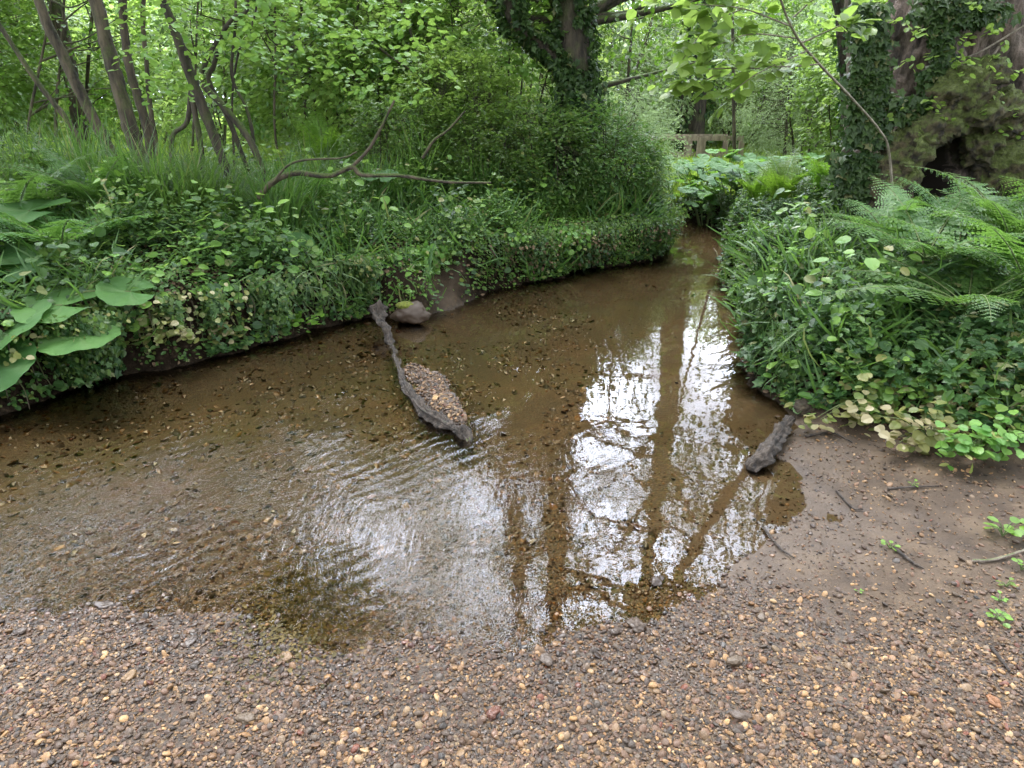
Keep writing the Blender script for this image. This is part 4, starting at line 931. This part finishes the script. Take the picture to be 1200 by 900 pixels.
# leafy sapling arching over the stream at upper right
stem = [at(1048, 262, 5.2), at(1042, 180, 5.1), at(1030, 152, 5.0), at(995, 112, 4.7), at(960, 75, 4.4), at(935, 45, 4.2), at(915, 0, 4.0), at(905, -60, 3.9)]
base = stem[0].copy(); e = empty('hazel_sapling', base); tag(e, 'thin arching sapling with round leaves reaching over the stream at upper right', 'sapling')
g = Geo(); sm = catmull(np.array(stem)-base, 8); tube(g, sm, [.009, .008, .007, .005], 8, .1)
rng = np.random.default_rng(88); tips = []; dirs = []
subs = [((935, 45), (880, 40), (835, 55)), ((925, 30), (870, 10), (815, 5)), ((945, 60), (890, 85), (855, 110)), ((960, 75), (915, 78), (880, 70)), ((930, 20), (960, -5), (1000, -20)), ((940, 50), (985, 30), (1005, 25)), ((915, 0), (860, -15), (790, 10)), ((890, 80), (850, 80), (812, 82)), ((850, 80), (825, 95), (800, 100)), ((870, 10), (830, 30), (800, 70)), ((905, -40), (840, -30), (770, -10))]
for q in subs:
    P = [at(u, v, 4.2-.1*i) -base for i, (u, v) in enumerate(q)]; pl = catmull(P, 6); tube(g, pl, [.005, .002], 5)
    for k in range(3, len(pl)): 
        for r2 in range(1): tips.append(pl[k]); dirs.append(nrm(pl[k]-pl[k-1])+rng.normal(size=3)*.5)
link('stem', g.mesh('stem', M['twig']), e); g = Geo(); sprays(g, np.array(tips), np.array(dirs), 3, .13, .085, 'round', .2, .5, .85); link('foliage', g.mesh('foliage', M['hazel'], False), e)

# ------------------------------------------------------------------ shrubs: the leafy wall behind the banks
def H3(x, y, dz=-.05): return (x, y, H(x, y)+dz)
def shrub(u, Y, meshes, sc, label, cat='shrub', group=None, name='shrub', dz=-.1, rz=None):
    x = at(u, 200, Y)[0]; return place_plant(name, meshes, H3(x, Y, dz), rng.uniform(0, 6.28) if rz is None else rz, sc, label, cat, group)
rng = np.random.default_rng(99)
g1 = 'shrubs on the far bank'
shrub(475, 7.9, SB[0], .6, 'green shrub left of the ivy clad tree above the grassy bank', group=g1)
shrub(535, 8.3, HZ[0], .5, 'round leaved hazel bush left of the small leaved shrubs', group=g1, name='hazel_shrub')
shrub(560, 7.8, SB[1], .55, 'dense small leaved shrub at the left foot of the ivy tree', group=g1)
shrub(632, 8.0, SB[0], .62, 'dense shrub hiding the foot of the ivy tree', group=g1)
shrub(700, 8.3, SB[1], .6, 'green shrub directly right of the ivy tree', group=g1)
shrub(728, 8.5, SB[0], .5, 'drooping shrub at the tip of the far bank by the bend', group=g1)
shrub(575, 9.8, HZ[0], .9, 'tall leafy hazel behind the shrubs left of the ivy tree', group=g1, name='hazel_shrub')
shrub(470, 10.2, HZ[1], .85, 'bright hazel above the low arching branch', group=g1, name='hazel_shrub')
shrub(705, 10.4, PL[0], .6, 'pale leafy shrub right of the ivy tree above the bend', group=g1, name='willow_shrub')
shrub(410, 10.5, HZ[2], .95, 'hazel shrub behind the right side of the twisted stems', group=g1, name='hazel_shrub')
# mid distance
mids = [(-40, 11.5, HZ[0], 1.0), (40, 13.5, HZ[1], 1.15), (300, 14, HZ[1], 1.1), (380, 12.5, HZ[0], 1.0), (610, 13, HZ[1], 1.1), (865, 22.5, PL[0], 1.2), (935, 17.0, PL[1], 1.0), (1000, 14.5, HZ[0], 1.0), (1080, 12, HZ[2], 1.1), (1190, 9.5, HZ[1], 1.2), (1260, 8, HZ[0], 1.1), (170, 16, HZ[0], 1.1), (540, 15, PL[1], 1.2), (1140, 13.5, HZ[1], 1.4)]
desc = {id(HZ[0]): 'green hazel shrub', id(HZ[1]): 'bright yellow green hazel shrub', id(HZ[2]): 'mid green hazel shrub', id(PL[0]): 'pale green willow shrub', id(PL[1]): 'pale narrow leaved willow shrub'}
ordn = ['leftmost', 'second', 'third', 'fourth', 'fifth', 'sixth', 'seventh', 'eighth', 'ninth', 'tenth', 'eleventh', 'twelfth', 'thirteenth', 'fourteenth', 'fifteenth', 'sixteenth', 'seventeenth', 'eighteenth', 'nineteenth', 'twentieth']
for k, (u, Y, m, s) in enumerate(sorted(mids, key=lambda a: a[0])):
    w = desc[id(m)]; lab = ('%s %s from the left in the middle distance' % (ordn[k], w)) if k else 'leftmost %s in the middle distance' % w
    shrub(u, Y, m, s, lab, group='shrubs in the middle distance', name='willow_shrub' if 'willow' in w else 'hazel_shrub')
fars = [(u, Y) for u, Y in ((-60, 20), (30, 24), (110, 21), (200, 25), (270, 22), (340, 26), (420, 20), (500, 24), (570, 20), (650, 25), (720, 21), (790, 27), (850, 24), (905, 28), (960, 22), (1030, 26), (1100, 20), (1170, 24), (1250, 21))]
for k, (u, Y) in enumerate(fars):
    m = FB[(0, 2, 1, 0, 2, 0)[k % 6]]; lab = (ordn[k]+' ' if k else 'leftmost ')+'bushy tree'+(' from the left' if k else '')+' in the far row beyond the meadow'
    shrub(u, Y, m, rng.uniform(.85, 1.1), lab, 'tree', 'bushy trees beyond the meadow', 'bushy_tree')
# distant tall trees behind
def far_tree(seed):
    global rng; rng = np.random.default_rng(seed); g = Geo(); tube(g, catmull([(0, 0, -.3), (.1, 0, 4), (-.1, .1, 9)], 5), [.28, .2, .1], 9, .1)
    for k in range(14):
        z = rng.uniform(2, 9); a = rng.uniform(0, 6.28); L = rng.uniform(1.5, 3.5); tube(g, catmull([(0, 0, z), (math.cos(a)*L*.5, math.sin(a)*L*.5, z+L*.35), (math.cos(a)*L, math.sin(a)*L, z+L*.5)], 4), [.07, .02], 5)
    t = g.mesh('trunk', M['bark']); me, _ = crown_mesh('crown', seed, (0, 0, 6.6), (3.9, 3.9, 4.4), 3200, 11, .7, .17, M['hazel'], .2); return t, me
FT = [far_tree(401), far_tree(402)]
rng = np.random.default_rng(5)
ft = [(-150, 34), (-20, 38), (95, 33), (190, 40), (290, 34), (390, 39), (480, 33),  (950, 40), (1040, 33), (1140, 38), (1250, 34), (1340, 30)]
for k, (u, Y) in enumerate(ft):
    lab = (ordn[k]+' ' if k else 'leftmost ')+'tall tree'+(' from the left' if k else '')+' in the distant wood'
    x = at(u, 200, Y)[0]; place_plant('tall_tree', FT[k % 2], (x, Y, .5), rng.uniform(0, 6.28), rng.uniform(.9, 1.15), lab, 'tree', 'tall trees in the distant wood', ('trunk', 'crown'))

fb2 = [(-100, 30), (60, 29), (160, 31), (330, 33), (460, 30), (610, 29), (690, 32), (745, 28), (815, 33), (880, 31), (1000, 30), (1130, 29)]
for k, (u, Y) in enumerate(fb2):
    m = FB[(0, 2, 0, 1, 2)[k % 5]]; lab = (ordn[k]+' ' if k else 'leftmost ')+'bushy tree'+(' from the left' if k else '')+' in the back row against the distant wood'
    shrub(u, Y, m, rng.uniform(1.1, 1.3), lab, 'tree', 'bushy trees in the back row', 'bushy_tree')
# right bank: bushes, ferns
g2 = 'ivy bushes on the right bank'
for u, Y, s, k, lab in ((925, 5.0, .42, 0, 'dark ivy bush overhanging the water at the right bank'), (985, 5.3, .45, 1, 'dark leafy bush between the water edge ivy and the big fern'), (955, 6.4, .45, 0, 'dark leafy mound below the bright ferns'), (915, 6.9, .42, 1, 'farthest dark bush along the right waterline'), (1010, 6.0, .45, 1, 'dark bush at the foot of the huge old tree'), (990, 4.2, .3, 0, 'low dark bush under the big fern fronds'), (1100, 4.9, .35, 1, 'dark bush behind the big fern')):
    x = at(u, 300, Y)[0]; place_plant('ivy_bush', IV[k], H3(x, Y, -.1), rng.uniform(0, 6), s, lab, 'bush', g2)
ferns = [(1150, 3.55, FN[1], .85, 'largest fern spreading over the right bank foot'), (1215, 3.7, FN[1], .9, 'fern at the right edge above the herbs'), (1085, 4.05, FN[1], .8, 'fern behind the largest fern'), (1180, 4.4, FN[0], .85, 'fern cut by the right edge below the old tree'),
         (1120, 5.0, FN[0], .75, 'fern below the hollow of the old tree'), (1240, 4.9, FN[1], .9, 'fern half hidden behind the right edge ferns'), (1040, 4.6, FN[0], .65, 'small fern among the dark ivy bushes'), (905, 7.6, FNB[0], .72, 'bright upright fern beside the butterbur bed'), (955, 7.3, FNB[0], .66, 'bright fern below the arching sapling'), (878, 8.2, FNB[0], .6, 'small bright fern nearest the butterbur leaves'), (995, 6.4, FN[0], .5, 'fern left of the old tree foot')]
for u, Y, m, s, lab in ferns:
    x = at(u, 300, Y)[0]; place_plant('fern', m, H3(x, Y, .16), rng.uniform(0, 6.28), s*1.17, lab, 'fern', 'ferns on the right bank', ('stalk', 'frond'))
lf = [(75, 4.7, FN[1], .85, 'fern above the big round leaves at the left'), (30, 5.4, FN[0], .9, 'upright fern at the left edge behind the round leaves'), (375, 6.6, FN[1], .7, 'fern under the low arching branch'), (130, 5.7, FN[0], .75, 'fern in front of the thickest left trunk'), (395, 8.6, FNB[0], .8, 'bright fern behind the low branch'), (250, 6.0, FN[1], .6, 'small fern below the twisted hazel')]
for u, Y, m, s, lab in lf:
    x = at(u, 300, Y)[0]; place_plant('fern', m, H3(x, Y, .14), rng.uniform(0, 6.28), s*1.3, lab, 'fern', 'ferns on the left bank', ('stalk', 'frond'))
# sedges
sed = [(190, 5.7), (225, 5.6), (262, 5.8), (150, 6.0), (300, 6.2), (205, 6.3), (410, 6.6), (440, 6.8), (470, 7.0), (120, 6.4), (60, 6.6), (20, 6.1), (345, 6.8), (245, 6.9), (500, 7.4), (385, 7.3), (330, 5.9), (90, 7.0), (560, 7.5), (-20, 6.0), (1150, 5.8), (1195, 5.5), (1215, 4.2)]
nl = 0; nr_ = 0
for k, (u, Y) in enumerate(sorted(sed)):
    x = at(u, 300, Y)[0]; z = H(x, Y); o = link('sedge_tuft', TF[k % 2], loc=(x, Y, z)); o.rotation_euler = (0, 0, k*1.7); s = rng.uniform(.85, 1.2) if u < 900 else .62; o.scale = (s, s, s)
    if u < 900: lab = ('leftmost' if nl == 0 else ordn[nl])+' tuft of long sedge'+(' from the left' if nl else '')+' on the left bank'; nl += 1
    else: lab = ('left', 'middle', 'right')[nr_]+' tuft of long grass below the hollow of the old tree'; nr_ += 1
    tag(o, lab, 'grass tuft', 'tufts of sedge')

# butterbur: near left plant, leaf by leaf
def bleaf(u, v, Y, r, az=0, tl=.25): return (at(u, v, Y), r, az, tl)
b0 = at(20, 400, 3.95); b0[2] = .35
butterbur(tuple(b0), [bleaf(73, 358, 3.9, .19, 0, .12), bleaf(92, 394, 3.75, .17, 1, .15), bleaf(8, 385, 3.7, .19, 1.2, .3), bleaf(-8, 428, 3.5, .17, 0, .4), bleaf(153, 342, 4.1, .14, 2, .15), bleaf(42, 378, 4.0, .12, 3, .1)], 'nearest butterbur with large round leaves over the dark left bank')
b1 = at(-20, 340, 4.6); b1[2] = .45
butterbur(tuple(b1), [bleaf(35, 247, 5.0, .24, 0, .1), bleaf(0, 300, 4.5, .2, 1, .1), bleaf(12, 318, 4.3, .16, 2, .2), bleaf(-30, 270, 4.6, .22, 3, .1)], 'tall butterbur at the left edge above the nearest one')
b2 = at(345, 330, 5.8); b2[2] = .4
butterbur(tuple(b2), [bleaf(347, 297, 5.5, .16, 0, .8), bleaf(318, 330, 5.5, .10, 1, .5)], 'butterbur with one tilted bright leaf on the far bank')
b3 = at(390, 285, 6.4); b3[2] = .5
butterbur(tuple(b3), [bleaf(395, 247, 6.4, .15, 0, .3), bleaf(300, 240, 6.5, .17, 1, .2), bleaf(445, 208, 6.6, .14, 2, .15), bleaf(375, 262, 6.2, .12, 2, .2)], 'butterbur leaves beneath the low arching branch')
bp = [(805, 10.8), (840, 11.4), (875, 10.6), (830, 12.3), (860, 9.7), (900, 11.6), (790, 12.2), (925, 10.6), (885, 12.8), (850, 13.6), (945, 12.3), (832, 10.2), (912, 9.4), (845, 9.9), (880, 9.5), (820, 11.6), (862, 10.9), (935, 9.6)]
bo = ['leftmost', 'second', 'third', 'fourth', 'fifth', 'sixth', 'seventh', 'eighth', 'ninth', 'tenth', 'eleventh', 'twelfth', 'thirteenth', 'fourteenth', 'fifteenth', 'sixteenth', 'seventeenth', 'eighteenth']
for k, (u, Y) in enumerate(sorted(bp)):
    x = at(u, 220, Y)[0]; place_plant('butterbur', BP[k % 3], H3(x, Y, 0), k*2.1, .85, (bo[k]+' pale butterbur clump'+(' from the left' if k else '')+' in the bed below the footbridge'), 'butterbur', 'butterbur bed below the footbridge', ('stalk', 'leaf'))
# seedlings on the mud
def seedling(u, v, s, n, lab):
    p = gpt(u, v, .05); z = max(H(*p), .01); e = empty('seedling', (p[0], p[1], z)); g = Geo(); gs = Geo()
    for k in range(n):
        a = k*2.4; q = np.array((math.cos(a)*s*rng.uniform(.3, 1), math.sin(a)*s*rng.uniform(.3, 1), s*rng.uniform(.4, 1.2))); tube(gs, catmull([(0, 0, 0), q*.6+np.array((0, 0, .2*s)), q], 3), [.0025, .0015], 4)
        leaves(g, [q], [q*np.array((1, 1, .1))], [np.array((0, 0, 1.))+rng.normal(size=3)*.2], s*.75, 'round')
    link('stem', gs.mesh('stem', M['stalk']), e); link('foliage', g.mesh('foliage', M['fernb'], False), e); tag(e, lab, 'seedling', 'green seedlings on the mud')
for a in ((1176, 625, .055, 11, 'largest green seedling on the mud by the right edge'), (1044, 637, .025, 6, 'small seedling alone on the bare mud'), (1178, 690, .022, 6, 'seedling below the largest one'), (1168, 730, .03, 9, 'straggly seedling at the lower right'), (1198, 665, .03, 6, 'seedling cut by the right edge'), (1008, 690, .012, 4, 'tiny seedling in the pebbly mud'), (1170, 708, .02, 5, 'little seedling just above the straggly one'), (968, 430, .03, 5, 'tiny plant on the earth lump'), (1070, 568, .02, 4, 'small round leaf on a stalk at the herb edge')):
    seedling(*a)
def herb(u, v, Y, s, n, mat, lab, nm='herb'):
    base = at(u, v, Y); base[2] = H(base[0], Y) if H(base[0], Y) > .1 else base[2]; e = empty(nm, base); g = Geo(); gs = Geo(); r_ = np.random.default_rng(int(u))
    for k in range(n):
        q = at(u+r_.normal()*s, v-abs(r_.normal())*s*.5, Y-.15*r_.uniform())-base; tube(gs, catmull([(0, 0, 0), q*.5+np.array((0, 0, .05)), q], 3), [.003, .0015], 4, cap=False)
        for j in range(5): leaves(g, [q+r_.normal(size=3)*.03], [np.array((r_.normal(), r_.normal()-.3, -.2))], [np.array((0, -.3, 1.))+r_.normal(size=3)*.3], .05*r_.uniform(.7, 1.2), 'round')
    link('stem', gs.mesh('stem', M['stalk']), e); link('foliage', g.mesh('foliage', mat, False), e); tag(e, lab, 'plant', 'leafy plants on the bank edges')
herb(325, 385, 4.95, 22, 26, M['fernb'], 'fresh green leafy plant hanging at the far waterline left of the log')
herb(300, 358, 5.1, 18, 18, M['herb'], 'leafy plant just above the fresh green one on the bank')
herb(185, 395, 4.25, 24, 26, M['yherb'], 'pale yellow leaved plant over the dark undercut bank')
herb(245, 395, 4.55, 18, 20, M['yherb'], 'yellowed plant left of the bare bank soil')
herb(1020, 500, 3.3, 34, 30, M['yherb'], 'yellowed plant on the earth lump')
herb(1090, 520, 2.95, 34, 30, M['yherb'], 'yellow green plant trailing over the mud')
herb(1150, 530, 2.8, 30, 26, M['herb'], 'round leaved green plant at the right mud edge')

# ------------------------------------------------------------------ footbridge
yb = 17.5; p0 = at(768, 163, yb); p1 = at(880, 161, yb); e = empty('footbridge', (p0[0], yb, p0[2]-.9)); tag(e, 'weathered wooden footbridge rail beyond the butterbur bed', 'footbridge')
def box(g, c, s):
    c = np.array(c); s = np.array(s)/2; V = np.array([(x, y, z) for x in (-1, 1) for y in (-1, 1) for z in (-1, 1)])*s+c
    g.add(V, [(0, 1, 3, 2), (4, 6, 7, 5), (0, 4, 5, 1), (2, 3, 7, 6), (0, 2, 6, 4), (1, 5, 7, 3)])
W = p1[0]-p0[0]
for dy in (0, 1.3):
    for z, t in ((.92, .11), (.5, .07)):
        g = Geo(); box(g, (W*.42+.001*z, dy, z), (W*1.0, .06, t)); link('rail', g.mesh('rail', M['sawn'], False), e)
    for x in (-.1, W*.48, W*.9):
        g = Geo(); box(g, (x, dy-.07, .26 if x != W*.48 else .34), (.12 if x != W*.48 else .2, .08, 1.2)); link('post', g.mesh('post', M['sawn'], False), e)
g = Geo(); box(g, (W*.42, .65, .02), (W*1.15, 1.2, .1)); link('deck', g.mesh('deck', M['sawn'], False), e)

# ------------------------------------------------------------------ light, sky, camera
SUN_EL, SUN_AZ = math.radians(66), math.radians(-25)      # azimuth from +y towards +x
sun = bpy.data.lights.new('sun', 'SUN'); sun.energy = 1.4; sun.angle = math.radians(40); sun.color = (1, .96, .9)
so_ = bpy.data.objects.new('sun', sun); COL.objects.link(so_)
dv = Vector((math.sin(SUN_AZ)*math.cos(SUN_EL), math.cos(SUN_AZ)*math.cos(SUN_EL), math.sin(SUN_EL)))
so_.rotation_euler = (-dv).to_track_quat('-Z', 'Y').to_euler()
w = bpy.data.worlds.new('World'); S.world = w; w.use_nodes = True; nt = w.node_tree; nt.nodes.clear()
sky = nd(nt, 'ShaderNodeTexSky'); sky.sky_type = 'NISHITA'; sky.sun_disc = False; sky.sun_elevation = SUN_EL; sky.sun_rotation = SUN_AZ
sky.air_density = 1.0; sky.dust_density = 6.0; sky.ozone_density = 1.0
hs = nd(nt, 'ShaderNodeHueSaturation'); hs.inputs['Saturation'].default_value = .45; nt.links.new(sky.outputs[0], hs.inputs['Color'])
bg = nd(nt, 'ShaderNodeBackground'); bg.inputs['Strength'].default_value = .15; tc = nd(nt, 'ShaderNodeTexCoord').outputs['Generated']
dp = nd(nt, 'ShaderNodeVectorMath', operation='DOT_PRODUCT'); nt.links.new(tc, dp.inputs[0]); dp.inputs[1].default_value = (.0, math.cos(math.radians(38)), math.sin(math.radians(38)))
lobe = ramp(nt, dp.outputs['Value'], [(.45, (0, 0, 0)), (.95, (1, 1, 1))])      # brighter veiled cloud ahead
cl = ramp(nt, noise_(nt, 3.2, 5, .55, tc), [(.35, (0, 0, 0)), (.6, (1, 1, 1))])
nt.links.new(mix(nt, math_(nt, 'MULTIPLY', cl, .8), hs.outputs[0], mix(nt, lobe, (7, 7.3, 8), (38, 42, 52))), bg.inputs['Color'])
wo = nd(nt, 'ShaderNodeOutputWorld'); nt.links.new(bg.outputs[0], wo.inputs['Surface'])

cam = bpy.data.cameras.new('camera'); cam.sensor_width = 36; cam.lens = FPX/1200*36; cam.clip_start = .05; cam.clip_end = 600
co = bpy.data.objects.new('camera', cam); COL.objects.link(co); co.location = (0, 0, EYE); co.rotation_euler = (math.pi/2-TH, 0, 0); S.camera = co
S.view_settings.view_transform = 'Standard'; S.view_settings.look = 'None'; S.view_settings.exposure = 2.28; S.view_settings.gamma = 1
S.render.engine = 'CYCLES'; S.cycles.max_bounces = 8; S.cycles.transparent_max_bounces = 8; S.cycles.diffuse_bounces = 5; S.cycles.transmission_bounces = 5; S.cycles.glossy_bounces = 3
S.cycles.use_denoising = True; S.cycles.caustics_reflective = False; S.cycles.caustics_refractive = False
S.cycles.sample_clamp_indirect = 6
